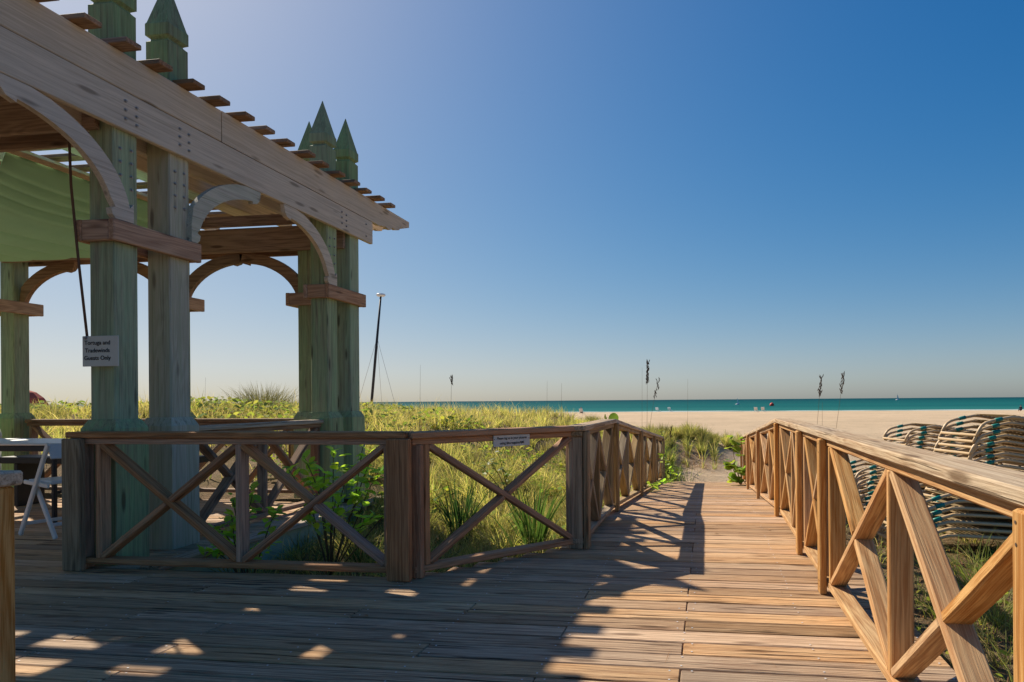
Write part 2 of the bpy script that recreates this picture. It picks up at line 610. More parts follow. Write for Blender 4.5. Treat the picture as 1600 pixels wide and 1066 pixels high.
k = NT('beach_sand')
geo = k.n('NewGeometry')
at = k.n('Attribute', attribute_name='tint')
pos = geo.outputs['Position']
n1 = k.noise(pos, 0.35, 4, 0.6)
n2 = k.noise(pos, 5.0, 6, 0.7)
n3 = k.noise(k.vscale(pos, (0.02, 0.12, 0.1)), 1.0, 4, 0.6)
n4 = k.noise(pos, 40.0, 4, 0.7)
sand = k.mix(n3, (0.66, 0.50, 0.335), (0.57, 0.42, 0.27))
sand = k.mix(k.math('MULTIPLY', k.ramp(n2, [(0.35, (1, 1, 1)), (0.6, (0, 0, 0))]), 0.35), sand, (0.40, 0.31, 0.22))
far1 = k.noise(k.vscale(pos, (0.10, 0.07, 0.1)), 1.0, 6, 0.7)
far2 = k.noise(k.vscale(pos, (0.9, 0.55, 0.5)), 1.0, 6, 0.75)
sand = k.mix(k.math('MULTIPLY', k.ramp(far1, [(0.38, (1, 1, 1)), (0.56, (0, 0, 0))]), 0.30), sand, (0.40, 0.30, 0.20))
spy = k.n('SeparateXYZ')
k.l(pos, spy.inputs[0])
wrack = k.math('ADD', spy.outputs[1], k.math('MULTIPLY', k.math('SUBTRACT', k.noise(k.vscale(pos, (0.12, 0.0, 0.0)), 1.0, 4, 0.6), 0.5), 9.0))
wr = k.ramp(k.math('DIVIDE', wrack, 200.0, clamp=True), [(0.0, (0, 0, 0)), (0.315, (0, 0, 0)), (0.325, (1, 1, 1)), (0.34, (0.25, 0.25, 0.25)), (0.36, (0, 0, 0))])
sand = k.mix(k.math('MULTIPLY', wr, 0.4), sand, (0.36, 0.26, 0.17))
sand = k.mix(k.math('MULTIPLY', k.ramp(far2, [(0.33, (1, 1, 1)), (0.47, (0, 0, 0))]), 0.45), sand, (0.33, 0.245, 0.165))
litter = k.mix(k.ramp(n4, [(0.3, (0, 0, 0)), (0.7, (1, 1, 1))]), (0.05, 0.032, 0.018), (0.25, 0.15, 0.08))
litter = k.mix(k.ramp(n2, [(0.4, (0, 0, 0)), (0.7, (1, 1, 1))]), litter, (0.13, 0.11, 0.045))
sep = k.n('SeparateColor')
k.l(at.outputs['Color'], sep.inputs[0])
mask = k.math('ADD', sep.outputs[0], k.math('MULTIPLY', k.math('SUBTRACT', n2, 0.5), 0.8), clamp=True)
sand = k.mix(k.math('MULTIPLY', mask, 0.92), sand, litter)
sand = k.mix(sep.outputs[1], sand, (0.30, 0.24, 0.17))
hgt = k.math('ADD', k.math('MULTIPLY', n2, 1.0), k.math('MULTIPLY', n4, 0.35))
k.bsdf(sand, 0.95, k.bump(hgt, 0.8, 0.09), 0.1)
M['sand'] = k.m
wet = sstep(150, 158, gy.ravel())
tint = np.stack([veg_mask(gx, gy).ravel(), wet, np.zeros(nx * ny)], 1)
ground = link('sand_ground', np_mesh('sand_ground', verts, quads, True, tint), M['sand'])
tag(ground, 'pale sand ground of dune and beach running down to the water', 'sand', kind='structure')

# sea
k = NT('teal_sea')
geo = k.n('NewGeometry')
pos = geo.outputs['Position']
wv1 = k.noise(k.vscale(pos, (0.10, 0.35, 1.0)), 1.0, 5, 0.6)
wv2 = k.noise(k.vscale(pos, (0.004, 0.012, 1.0)), 1.0, 4, 0.55)
sp = k.n('SeparateXYZ')
k.l(pos, sp.inputs[0])
depth = k.ramp(k.math('DIVIDE', sp.outputs[1], 1800.0, clamp=True), [(0.08, (0.03, 0.175, 0.15)), (0.14, (0.011, 0.12, 0.11)), (0.45, (0.004, 0.075, 0.078)), (0.9, (0.003, 0.042, 0.055))])
sea_c = k.mix(k.math('MULTIPLY', wv2, 0.45), depth, (0.006, 0.10, 0.115))
foam_n = k.noise(k.vscale(pos, (0.05, 0.4, 1.0)), 1.0, 5, 0.7)
near = k.math('SUBTRACT', 1.0, k.math('DIVIDE', k.math('SUBTRACT', sp.outputs[1], 156.0), 14.0), clamp=True)
foam = k.ramp(k.math('ADD', foam_n, k.math('MULTIPLY', near, 0.25)), [(0.70, (0, 0, 0)), (0.76, (1, 1, 1))])
band_n = k.noise(k.vscale(pos, (0.0016, 0.02, 1.0)), 1.0, 5, 0.6)
sea_c = k.mix(k.math('MULTIPLY', k.ramp(band_n, [(0.4, (1, 1, 1)), (0.6, (0, 0, 0))]), 0.4), sea_c, (0.006, 0.06, 0.07))
sea_c = k.mix(k.math('MULTIPLY', foam, k.math('MULTIPLY', near, 0.8)), sea_c, (0.7, 0.72, 0.7))
bs = k.bsdf(sea_c, 0.6, k.bump(wv1, 0.5, 0.6), 0.02)
M['sea'] = k.m
sv = np.array([(-40000, 150, -1.62), (40000, 150, -1.62), (40000, 30000, -1.62), (-40000, 30000, -1.62)], float)
sea = link('sea', np_mesh('sea', sv, np.array([[0, 1, 2, 3]]), False), M['sea'])
tag(sea, 'calm teal sea reaching to the horizon', 'sea', kind='structure')

# ------------------------------------------------------------------ deck and boardwalk
PITCH, PW, PT = 0.1505, 0.1425, 0.036
deck = thing('deck', 'weathered plank deck in front of the pergola', 'deck', (0, 0, 0), kind='structure')
walk = thing('boardwalk', 'plank boardwalk ramp running down to the sand', 'boardwalk', (0, 6.45, 0), kind='structure')
nails = []


def plank(x0, x1, y, parent, ramp=False):
    L = x1 - x0 - 0.004
    if L < 0.1:
        return
    V, F = cbox(L, PW - random.uniform(0, 0.004), PT, 0.004, 0.0, max(1, int(L / 0.5)), 0.0013)
    z = deck_z(y)
    m = Matrix.Translation(((x0 + x1) / 2, y, z - PT / 2 + random.uniform(-0.0015, 0.0015))) @ Matrix.Rotation(random.gauss(0, 0.0009), 4, 'Z')
    if ramp:
        m = m @ Matrix.Rotation(-math.atan(RAMP_S), 4, 'X')
    m = m @ Matrix.Rotation(random.gauss(0, 0.006), 4, 'X')
    if random.random() < 0.5:
        m = m @ Matrix.Rotation(math.pi, 4, 'Z')
    o = link('plank', mesh('plank', V, F), M['deck'], parent, m)
    jl = [x for x in JO if x0 + .02 < x < x1 - .02] + [x0 + .04, x1 - .04]
    for x in jl:
        for dy in (-.045, .045):
            if random.random() < 0.75:
                nails.append((x + random.uniform(-.006, .006), y + dy + random.uniform(-.008, .008), z + .0022))
    return o


JO = [-0.118 - 0.57 * i for i in range(16)] + [0.45]


def row(x0, x1, y, parent, ramp=False, cut=None):
    """a row of boards with butt joints over joists"""
    js = sorted(x for x in JO if x0 + 0.5 < x < x1 - 0.5)
    edges = [x0]
    x = x0
    if cut is not None and x0 + .3 < cut < x1 - .3:
        cuts = [cut]
    else:
        cuts = []
    x = x1
    stop = cuts[0] if cuts else x1
    edges = [x1] + cuts
    cur = stop if cuts else x1
    while cur - x0 > 3.0:
        c = [j for j in js if 1.3 < cur - j < 3.3]
        if not c:
            break
        cur = random.choice(c)
        edges.append(cur)
    edges.append(x0)
    edges = sorted(edges)
    for a, b in zip(edges[:-1], edges[1:]):
        plank(a, b, y, parent, ramp)


nrow = 0
y = 0.55
while y < RAMP_Y0 - 0.02:
    cut = -0.118 if nrow % 2 == 0 else None
    if y < 3.96:
        row(-8.75 if y > 1.9 else -4.2, 0.98, y, deck, cut=cut)
    else:
        xl = max(-1.10, -1.93) if y > 4.9 else -1.93 + (y - 3.87) * 0.83
        row(xl, 0.98, y, deck, cut=None if random.random() < .6 else -0.118)
        if y < 7.5:
            row(-8.75, -3.80, y, deck)
    nrow += 1
    y += PITCH
yp = y
while yp < 7.55:
    row(-8.75, -3.80, yp, deck)
    yp += PITCH
ys_ = y
while ys_ < RAMP_Y1:
    row(-1.10, 0.95, ys_, walk, True)
    ys_ += PITCH * math.cos(math.atan(RAMP_S))
nv, nf = [], []
for (x, yy, z) in nails:
    if yy < 1.5 or x < -4.5:
        continue
    o = len(nv)
    r = 0.0048
    for kk in range(6):
        t = kk * math.pi / 3
        nv.append((x + r * math.cos(t), yy + r * math.sin(t), z + 0.0006))
    nf.append(tuple(range(o, o + 6)))
nl = link('nails', mesh('nails', nv, nf), M['nail'], deck)
nl['kind'] = 'stuff'
nv, nf = [], []
for q in range(130):
    x_, y_ = random.uniform(-3.2, .55), random.uniform(1.9, 9.5)
    if y_ > 4.6:
        x_ = random.uniform(-.8, .55)
    elif y_ > 3.8 and x_ < -1.2:
        continue
    a_ = random.gauss(1.2, 0.9)
    l_, w_ = (random.uniform(.03, .11), .0012) if q % 5 else (random.uniform(.012, .026), random.uniform(.008, .014))
    o_ = len(nv)
    z_ = deck_z(y_) + .003
    for (u_, v_, dz_) in ((-l_, 0, 0), (0, -w_, .003), (l_, 0, .002), (0, w_, .004)):
        nv.append((x_ + u_ * math.cos(a_) - v_ * math.sin(a_), y_ + u_ * math.sin(a_) + v_ * math.cos(a_), z_ + dz_))
    nf.append((o_, o_ + 1, o_ + 2, o_ + 3))
dl = link('dry_litter', mesh('dry_litter', nv, nf), M['straw'], deck)
dl['kind'] = 'stuff'
# joists under the boards
for x in (-1.02, -0.118, 0.86):
    board('joist', (x, 4.9, -0.10), (x, RAMP_Y0, -0.10), 0.12, 0.05, (0, 0, 1), M['brown'], walk)
    board('joist', (x, RAMP_Y0, -0.10), (x, RAMP_Y1 - .05, deck_z(RAMP_Y1) - 0.10), 0.12, 0.05, (0, 0, 1), M['brown'], walk)


# ------------------------------------------------------------------ railings
screws = []


def railing_run(parent, A, B, zA, zB, posts, studs, bays, mats, side=-1, post_w=0.09, zoff=0.0, ext=(0.0, 0.0), cap_w=0.145,
                post_drop=0.0, stud_d=0.09, flip=0):
    """A,B: panel centre line ends (x,y).  side: on which side of the line the posts are fixed (+1 = left of A->B)"""
    A2, B2 = Vector(A), Vector(B)
    d = (B2 - A2)
    L = d.length
    d = d / L
    n = Vector((-d.y, d.x)) * 1.0
    n3 = Vector((n.x, n.y, 0))
    mc, mr, mp, mb = mats

    def P(s, z, off=0.0):
        q = A2 + d * s + n * off
        return Vector((q.x, q.y, zA + (zB - zA) * s / L + z + zoff))
    board('cap', P(-ext[0], 0.895), P(L + ext[1], 0.895), cap_w, 0.04, n3, mc, parent, 0.006, max(2, int(L / 0.5)), 0.002)
    board('top_rail', P(-ext[0] * .5, 0.8535), P(L + ext[1] * .5, 0.8535), 0.088, 0.04, n3, mr, parent, 0.006)
    board('bottom_rail', P(0, 0.058), P(L, 0.058), 0.088, 0.04, n3, mr, parent, 0.006)
    screws.clear()
    for s in posts:
        w = post_w
        if isinstance(s, tuple):
            s, w = s
        b = P(s, -post_drop, side * 0.0655)
        t = P(s, 0.873, side * 0.0655)
        board('post', b, t, w, 0.038, (d.x, d.y, 0), mp, parent, 0.006)
        for zs in (0.045, 0.07, 0.80, 0.845):
            for ds in (-.022, .022):
                screws.append((P(s + ds + random.uniform(-.004, .004), zs + random.uniform(-.005, .005), side * 0.0852), Vector((n.x, n.y, 0)) * side))
    for s in studs:
        for ds in (-.03, .03):
            screws.append((P(s + random.uniform(-.004, .004), 0.9156, ds + random.uniform(-.005, .005)), Vector((0, 0, 1))))
        board('stud', P(s, 0.078), P(s, 0.834), stud_d - .003, 0.038, n3, mp, parent, 0.005)
    for i, (s0, s1) in enumerate(bays):
        a0, a1 = P(s0, 0.088), P(s1, 0.828)
        b0, b1 = P(s0, 0.828), P(s1, 0.088)
        if (i + flip) % 2:
            a0, a1, b0, b1 = b0, b1, a0, a1
        # first diagonal continuous, the second cut in two where they cross
        board('brace', a0, a1, 0.084, 0.037, n3, mb, parent, 0.006, 3, 0.0012)
        mid = (b0 + b1) / 2
        u = (b1 - b0).normalized()
        u1 = (a1 - a0).normalized()
        sn = max(0.35, abs(u.cross(u1).length))
        g = 0.0185 / sn
        board('brace', b0, mid - u * g, 0.083, 0.037, n3, mb, parent, 0.006, 3, 0.0012)
        board('brace', mid + u * g, b1, 0.083, 0.037, n3, mb, parent, 0.006, 3, 0.0012)
    gv, gf = [], []
    for (c_, nn) in screws:
        u_ = nn.orthogonal().normalized()
        w_ = nn.cross(u_)
        o_ = len(gv)
        gv += [c_ + nn * 0.0006 + (u_ * math.cos(q * math.pi / 3) + w_ * math.sin(q * math.pi / 3)) * 0.0045 for q in range(6)]
        gf.append(tuple(range(o_, o_ + 6)))
    so = link('screws', mesh('screws', gv, gf), M['screw'], parent)
    so['kind'] = 'stuff'


# front fence in two panels, parallel to the boards
mats_f = (M['rail_brown'], M['rail_brown'], M['rail_brown'], M['rail_brown'])
f1 = thing('railing', 'brown cross-braced railing in front of the pergola posts', 'railing', (-3.0, 3.92, 0))
railing_run(f1, (-4.22, 3.925), (-1.90, 3.925), 0, 0, [], [0.215, 1.235, 2.245], [(0.235, 1.215), (1.255, 2.225)], mats_f, side=-1, ext=(0.0, 0.06), flip=1)
board('post', (-4.155, 3.852, 0), (-4.155, 3.852, 0.873), 0.14, 0.045, (1, 0, 0), M['rail_left'], f1, label='grey-green weathered end post')
board('post', (-4.165, 3.93, 0), (-4.165, 3.93, 0.833), 0.09, 0.09, (1, 0, 0), M['rail_brown'], f1)
board('post', (-1.882, 3.858, 0), (-1.882, 3.858, 0.873), 0.15, 0.045, (1, 0, 0), M['rail_brown'], f1)
f2 = thing('railing', 'brown angled railing panel carrying the small white sign', 'railing', (-1.42, 4.39, 0))
railing_run(f2, (-1.835, 3.935), (-0.965, 4.93), 0, 0, [], [0.085, 1.245], [(0.105, 1.225)], mats_f, side=-1, ext=(0.03, 0.03), zoff=-0.003, flip=1)
board('post', (-1.80, 3.945, 0), (-1.80, 3.945, 0.833), 0.07, 0.06, (1, 0, 0), M['rail_brown'], f2)
# left boardwalk railing
mats_l = (M['cap_worn'], M['rail_left'], M['rail_left'], M['rail_left'])
f3 = thing('railing', 'olive-brown railing along the left edge of the boardwalk', 'railing', (-0.96, 4.9, 0))
XL = -0.962
railing_run(f3, (XL, 4.83), (XL, 6.46), 0, 0, [(0.05, 0.10), 1.74 - .02], [0.12, 0.78, 1.60], [(0.14, 0.76), (0.80, 1.58)], mats_l, side=-1, ext=(0.02, 0.0))
board('post', (XL - .012, 4.882, 0), (XL - .012, 4.882, 0.832), 0.104, 0.098, (1, 0, 0), M['rail_left'], f3)
yl = [6.50, 7.72, 9.05, 9.98, 11.31, 12.35, 13.58]
zz = lambda yy: -RAMP_S * (yy - 6.46)
railing_run(f3, (XL, 6.46), (XL, 13.62), 0, zz(13.62), [2.58, 4.85, 7.10], [y - 6.46 for y in (6.62, 7.72, 8.96, 9.16, 9.98, 11.22, 11.41, 12.35, 13.48)],
            [(a - 6.46, b - 6.46) for a, b in ((6.64, 7.70), (7.74, 8.94), (9.18, 9.96), (10.0, 11.2), (11.43, 12.33), (12.37, 13.46))], mats_l, side=-1)
# right boardwalk railing
mats_r = (M['cap_worn'], M['rail_new'], M['rail_new'], M['rail_new'])
f4 = thing('railing', 'tan cross-braced railing along the right edge of the boardwalk', 'railing', (0.70, 4.0, 0))
XR = 0.70
railing_run(f4, (XR, 0.10), (XR, 6.46), 0, 0, [y - 0.10 for y in (1.425, 3.90, 4.86, 6.42)],
            [y - 0.10 for y in (0.18, 1.40, 1.49, 2.585, 3.80, 3.995, 4.77, 4.95, 5.47, 6.33)],
            [(a - 0.10, b - 0.10) for a, b in ((0.2, 1.38), (1.51, 2.565), (2.605, 3.78), (4.015, 4.75), (4.97, 5.45), (5.49, 6.31))], mats_r, side=1, flip=1)
railing_run(f4, (XR, 6.46), (XR, 13.3), 0, zz(13.3), [y - 6.46 for y in (8.80, 11.05, 13.2)],
            [y - 6.46 for y in (6.55, 7.47, 8.70, 8.91, 9.62, 10.95, 11.16, 12.1, 13.1)],
            [(a - 6.46, b - 6.46) for a, b in ((6.57, 7.45), (7.49, 8.68), (8.93, 9.60), (9.64, 10.93), (11.18, 12.08), (12.12, 13.08))], mats_r, side=1)
# pergola side and back railings
f5 = thing('railing', 'grey-brown railing between the pergola posts facing the dune', 'railing', (-4.13, 5.7, 0))
railing_run(f5, (-4.13, 4.80), (-4.13, 6.60), 0, 0, [], [0.05, 0.9, 1.75], [(0.07, 0.88), (0.92, 1.73)], (M['cap_worn'], M['brown'], M['brown'], M['brown']), side=-1)
f6 = thing('railing', 'brown railing across the seaward end of the pergola', 'railing', (-6.3, 7.2, 0))
railing_run(f6, (-8.4, 7.22), (-4.6, 7.22), 0, 0, [], [0.05, 0.95, 1.8, 2.05, 2.9, 3.55], [(0.07, 0.93), (0.97, 1.78), (2.07, 2.88), (2.92, 3.53)],
            (M['brown'], M['brown'], M['brown'], M['brown']), side=-1)
# close left rail end
f7 = thing('railing', 'pale wooden rail post with grey cap cut off by the left edge', 'railing', (-2.0, 1.6, 0))
board('post', (-2.055, 1.64, 0), (-2.055, 1.64, 0.862), 0.09, 0.09, (1, 0, 0), M['rail_new'], f7)
board('cap', (-4.2, 1.63, 0.885), (-2.00, 1.63, 0.885), 0.145, 0.042, (0, 1, 0), M['cap_worn'], f7, 0.006, 4, 0.002)
board('top_rail', (-4.2, 1.63, 0.84), (-2.1, 1.63, 0.84), 0.088, 0.04, (0, 1, 0), M['rail_brown'], f7)
board('bottom_rail', (-4.2, 1.63, 0.06), (-2.1, 1.63, 0.06), 0.088, 0.04, (0, 1, 0), M['rail_brown'], f7)
for a, b in ((-3.1, -2.11), (-4.1, -3.14)):
    board('brace', (a, 1.63, .09), (b, 1.63, .82), 0.084, 0.037, (0, 1, 0), M['rail_brown'], f7)
    board('brace', (a, 1.63, .82), ((a + b) / 2 - .03, 1.63, .475), 0.083, 0.037, (0, 1, 0), M['rail_brown'], f7)
    board('brace', ((a + b) / 2 + .03, 1.63, .435), (b, 1.63, .09), 0.083, 0.037, (0, 1, 0), M['rail_brown'], f7)

# ------------------------------------------------------------------ pergola
per = thing('pergola', 'green and grey timber pergola with pointed post tops and curved brackets', 'pergola', (-6.1, 5.0, 0))
PX = -4.03                       # outer face of the posts
SH = 0.195


def finial_geo(w):
    h = w / 2
    prof = [(h, 0.0), (h, 0.325), (h - .022, 0.345), (h - .022, 0.352), (h + .004, 0.372), (h + .004, 0.46), (h - .004, 0.475), (0.002, 0.845)]
    V, F = [], []
    for r, z in prof:
        V += [(z, -r, -r), (z, r, -r), (z, r, r), (z, -r, r)]
    for i in range(len(prof) - 1):
        for q in range(4):
            a, b = i * 4 + q, i * 4 + (q + 1) % 4
            F.append((a, a + 4, b + 4, b))
    F.append((0, 1, 2, 3))
    F.append(tuple(len(V) - 4 + q for q in (3, 2, 1, 0)))
    return V, F


ME_FIN = None
ME_BOLT = None
UP = Matrix.Rotation(-math.pi / 2, 4, 'Y')      # local X -> world Z


def pergola_post(cx, cy, mat, bolts='', finial=True, base=0.0):
    global ME_FIN, ME_BOLT
    p = board('post', (cx, cy, base + .9), (cx, cy, 3.53), SH, SH, (0, 1, 0), mat, per, 0.008)
    h0 = SH / 2 + .038
    # plinth with sloped shoulders
    V, F = [], []
    for r, z in ((h0, 0.0), (h0, 0.93 - base), (SH / 2 + .008, 0.992 - base), (SH / 2 - .01, 0.995 - base)):
        V += [(z, -r, -r), (z, r, -r), (z, r, r), (z, -r, r)]
    for i in range(3):
        for q in range(4):
            a, b = i * 4 + q, i * 4 + (q + 1) % 4
            F.append((a, a + 4, b + 4, b))
    F.append((12, 13, 14, 15))
    m = Matrix.Translation((cx, cy, base)) @ UP
    link('plinth', mesh('plinth', V, F), mat, p, m)
    if finial:
        if ME_FIN is None:
            ME_FIN = mesh('finial', *finial_geo(SH - .004))
            ME_FIN.materials.append(M['finial'])
        link('finial', ME_FIN, None, p, Matrix.Translation((cx, cy, 3.535)) @ UP)
    if ME_BOLT is None:
        ME_BOLT = mesh('bolt', *lathe([(0.013, 0), (0.013, 0.003), (0.0085, 0.004), (0.0085, 0.011), (0.005, 0.013)], 8))
        ME_BOLT.materials.append(M['steel'])
    if 'x' in bolts:
        for c in (-1, 1):
            for q in range(4):
                mb = Matrix.Translation((cx + SH / 2 - .001, cy + c * 0.045, 2.875 - q * 0.092 + (0.0 if c < 0 else 0.012))) @ Matrix.Rotation(math.pi / 2, 4, 'Y')
                link('bolt', ME_BOLT, None, p, mb)
    return p


CX = PX - SH / 2
posts = {}
posts['p1'] = pergola_post(CX, 4.142, M['green'], 'x')
posts['p2'] = pergola_post(CX, 4.622, M['green_bare'], 'x')
posts['p3'] = pergola_post(CX, 6.730, M['green'], 'x')
posts['p4'] = pergola_post(CX, 7.195, M['green'], '')
posts['p5'] = pergola_post(CX - 0.455, 7.195, M['green'], '')
posts['p6'] = pergola_post(CX, 2.0, M['green'], 'x')
posts['p7'] = pergola_post(CX, 1.52, M['green_bare'], 'x')
posts['pm'] = pergola_post(-6.32, 7.195, M['green'], '')
posts['p0'] = pergola_post(-8.58, 7.195, M['green'], '')
posts['p0b'] = pergola_post(-8.58, 6.73, M['green'], '')
posts['q1'] = pergola_post(-8.58, 4.142, M['green'], '')
posts['q2'] = pergola_post(-8.58, 4.622, M['green'], '')


def band(x0, x1, y0, y1):
    """a collar of boards around a post or a pair; outer faces at the given limits"""
    z0, z1, t = 2.215, 2.362, 0.045
    zc, w = (z0 + z1) / 2, z1 - z0
    board('band', (x1 - t / 2, y0, zc), (x1 - t / 2, y1, zc), w, t, (0, 0, 1), M['band'], per)
    board('band', (x0 + t / 2, y0, zc), (x0 + t / 2, y1, zc), w, t, (0, 0, 1), M['band'], per)
    board('band', (x0 + t, y0 + t / 2 + .004, zc), (x1 - t, y0 + t / 2 + .004, zc), w - .004, t, (0, 0, 1), M['band'], per)
    board('band', (x0 + t, y1 - t / 2 - .004, zc), (x1 - t, y1 - t / 2 - .004, zc), w - .004, t, (0, 0, 1), M['band'], per)


band(PX - SH - .052, PX + .052, 3.99, 4.785)
band(PX - SH - .052, PX + .052, 6.58, 7.36)
band(PX - SH - .052, PX + .052, 1.36, 2.16)
band(-4.80, PX - SH - .056, 7.045, 7.345)
band(-6.57, -6.07, 7.045, 7.345)
band(-8.83, -8.33, 6.58, 7.345)
band(-8.83, -8.33, 3.99, 4.785)

# long beams (outer and inner boards, two courses)
for xb, c0 in ((PX + .0225, 0), (PX - SH - .0245, 1), (-8.58 + SH / 2 + .0235, 0), (-8.58 - SH / 2 - .0235, 1)):
    b = board('beam', (xb, -1.0, 3.134), (xb, 7.54, 3.134), 0.266, 0.044, (0, 0, 1), M['beam'], per, 0.005, 6, 0.001)
    board('beam', (xb + .001, -1.0, 3.4015), (xb + .001, 5.02, 3.4015), 0.259, 0.044, (0, 0, 1), M['beam'], per, 0.005, 4, 0.001)
    if c0 == 0 and xb > -5:
        for (yc) in (4.142, 4.622, 6.90, 2.0):
            for cc in (-1, 1):
                for q in range(3):
                    link('bolt', ME_BOLT, None, b, Matrix.Translation((xb + .0215, yc + cc * 0.045, 3.20 - q * .062 - (0.012 if cc > 0 else 0))) @ Matrix.Rotation(math.pi / 2, 4, 'Y'))
        for zq in (3.20, 3.06):
            link('bolt', ME_BOLT, None, b, Matrix.Translation((xb + .0215, 7.38, zq)) @ Matrix.Rotation(math.pi / 2, 4, 'Y'))
    # far upper course with the scalloped tail
    y0, y1, zt, zb = 5.026, 8.52, 3.531, 3.272
    poly = [(y0, zb), (7.62, zb), (7.70, zb - .005), (7.76, zb + .012), (7.83, zb + .012), (7.845, zb + .03), (7.93, zb + .012), (8.0, zb + .018),
            (8.05, zb + .06), (8.13, zb + .05), (8.24, zb + .075), (8.28, zb + .13), (8.34, zb + .12), (8.42, zb + .145), (8.53, zb + .18), (8.53, zt - .004), (y0, zt)]
    V, F = prism([(a - 6.7, c_ - 3.4) for a, c_ in poly], 0.044)
    link('beam', mesh('beam', V, F), M['beam'], per, Matrix.Translation((xb + .001, 6.7, 3.4)) @ Matrix.Rotation(math.pi / 2, 4, 'Z'))

# cross beams (along X)
for yb, zl, zh in ((4.02, 2.985, 3.26), (4.265, 2.985, 3.26), (7.07, 2.85, 3.13), (7.32, 2.85, 3.13), (1.40, 2.985, 3.26), (2.12, 2.985, 3.26)):
    board('cross_beam', (-8.6, yb, (zl + zh) / 2), (PX - SH / 2 if yb < 7 else PX - .05, yb, (zl + zh) / 2), zh - zl, 0.044, (0, 0, 1), M['brown'], per)
board('cross_beam', (-8.6, 7.02, 3.20), (PX - SH - .06, 7.02, 3.20), 0.12, 0.04, (0, 0, 1), M['brown'], per)
# rafters along the walk direction that carry the laths
for xr in (-5.36, -6.4, -7.3):
    board('rafter', (xr, -0.8, 3.425), (xr, 8.0, 3.425), 0.175, 0.04, (0, 0, 1), M['beam'], per)
# soffit boards along the beams, gaps shaped to cast the sun patches below
for x0_, x1_, runs in ((-4.67, -4.33, ((-0.8, 8.0),)), (-4.79, -4.675, ((-0.8, 4.90), (5.02, 5.26), (5.44, 6.12), (6.3, 6.4), (6.6, 8.0))), (-4.995, -4.795, ((-0.8, 8.0),)),
                       (-5.17, -5.0, ((-0.8, 4.70), (4.78, 4.98), (5.12, 5.88), (6.02, 6.4), (7.05, 8.0))), (-5.30, -5.175, ((-0.8, 6.4), (7.05, 8.0))), (-5.53, -5.305, ((-0.8, 6.45), (7.02, 8.0))),
                       (-5.77, -5.535, ((-0.8, 4.73), (4.80, 4.90), (5.12, 5.50), (5.60, 5.92), (6.0, 6.12), (6.18, 6.3), (7.05, 8.0))), (-6.05, -5.775, ((-0.8, 8.0),))):
    for (ya, yb) in runs:
        board('soffit_board', ((x0_ + x1_) / 2, ya, 3.525), ((x0_ + x1_) / 2, yb, 3.525), x1_ - x0_ - .008, 0.018, (1, 0, 0), M['beam'], per, 0.002)
# laths
ml = None
lathL = 5.0
yy = 3.74 - 0.293 * 12
i = 0
while yy < 8.1:
    V, F = cbox(lathL, 0.125, 0.036, 0.004, 0, 3, 0.002)
    clash = any(abs(yy - py) < (SH / 2 + .062) for py in ())
    dx = random.uniform(-.02, .012)
    o = link('lath', mesh('lath', V, F), M['brown'], per, Matrix.Translation((-3.855 + dx - lathL / 2, yy, 3.554)) @ Matrix.Rotation(random.gauss(0, .002), 4, 'Z'))
    yy += 0.293
    i += 1


# curved brackets
def bracket_poly(over):
    pts_in, pts_out = [], []
    N = 12
    for q in range(N + 1):
        t = math.pi / 2 * (0.10 + 0.80 * q / N)
        pts_in.append((0.80 - 0.76 * math.cos(t), 2.36 + 0.535 * math.sin(t)))
    for q in range(N + 1):
        t = math.pi / 2 * (0.10 + 0.72 * q / N)
        pts_out.append((0.80 - 0.895 * math.cos(t), 2.36 + 0.66 * math.sin(t)))
    foot = [(-over, 2.366), (0.03, 2.366), (0.055, 2.39), (0.062, 2.43), (0.030, 2.445)]
    tip = [(pts_in[-1][0] + .002, pts_in[-1][1] - .022), (0.70, 2.872), (0.745, 2.885), (0.775, 2.92), (0.79, 2.996), (0.60, 2.996)]
    pts_out = [p for p in pts_out if p[1] < 2.985 and p[0] > -over]
    return foot + pts_in[1:] + tip + list(reversed(pts_out)) + [(-over, 2.50)]


def bracket(origin, direction, thick, mat, over=0.0, dz=0.0, sc=1.0):
    poly = [(x * sc, 2.366 + (z - 2.366)) for x, z in bracket_poly(over)]
    n = len(poly)
    d = Vector((direction[0], direction[1], 0))
    V, F = prism(poly, thick)
    # prism local x = d, local y = z cross d
    yv = Vector((0, 0, 1)).cross(d)
    m = Matrix((d, yv, (0, 0, 1))).transposed().to_4x4()
    m.translation = Vector((origin[0], origin[1], dz))
    return link('bracket', mesh('bracket', V, F), mat, per, m)


XB = PX + .0225
bracket((XB, 4.045), (0, -1), 0.044, M['beam'], 0.115)
bracket((XB, 4.72), (0, 1), 0.044, M['green_bare'], 0.03)
bracket((XB, 6.632), (0, -1), 0.044, M['beam'], 0.12)
bracket((XB, 2.10), (0, 1), 0.044, M['beam'], 0.03)
bracket((CX - .455 - SH / 2, 7.195), (-1, 0), 0.06, M['brown'], 0.0, -0.14)
bracket((-6.32 + SH / 2, 7.195), (1, 0), 0.06, M['brown'], 0.0, -0.14)
bracket((-6.32 - SH / 2, 7.195), (-1, 0), 0.06, M['brown'], 0.0, -0.14)
bracket((-8.58 + SH / 2, 7.195), (1, 0), 0.06, M['brown'], 0.0, -0.14)

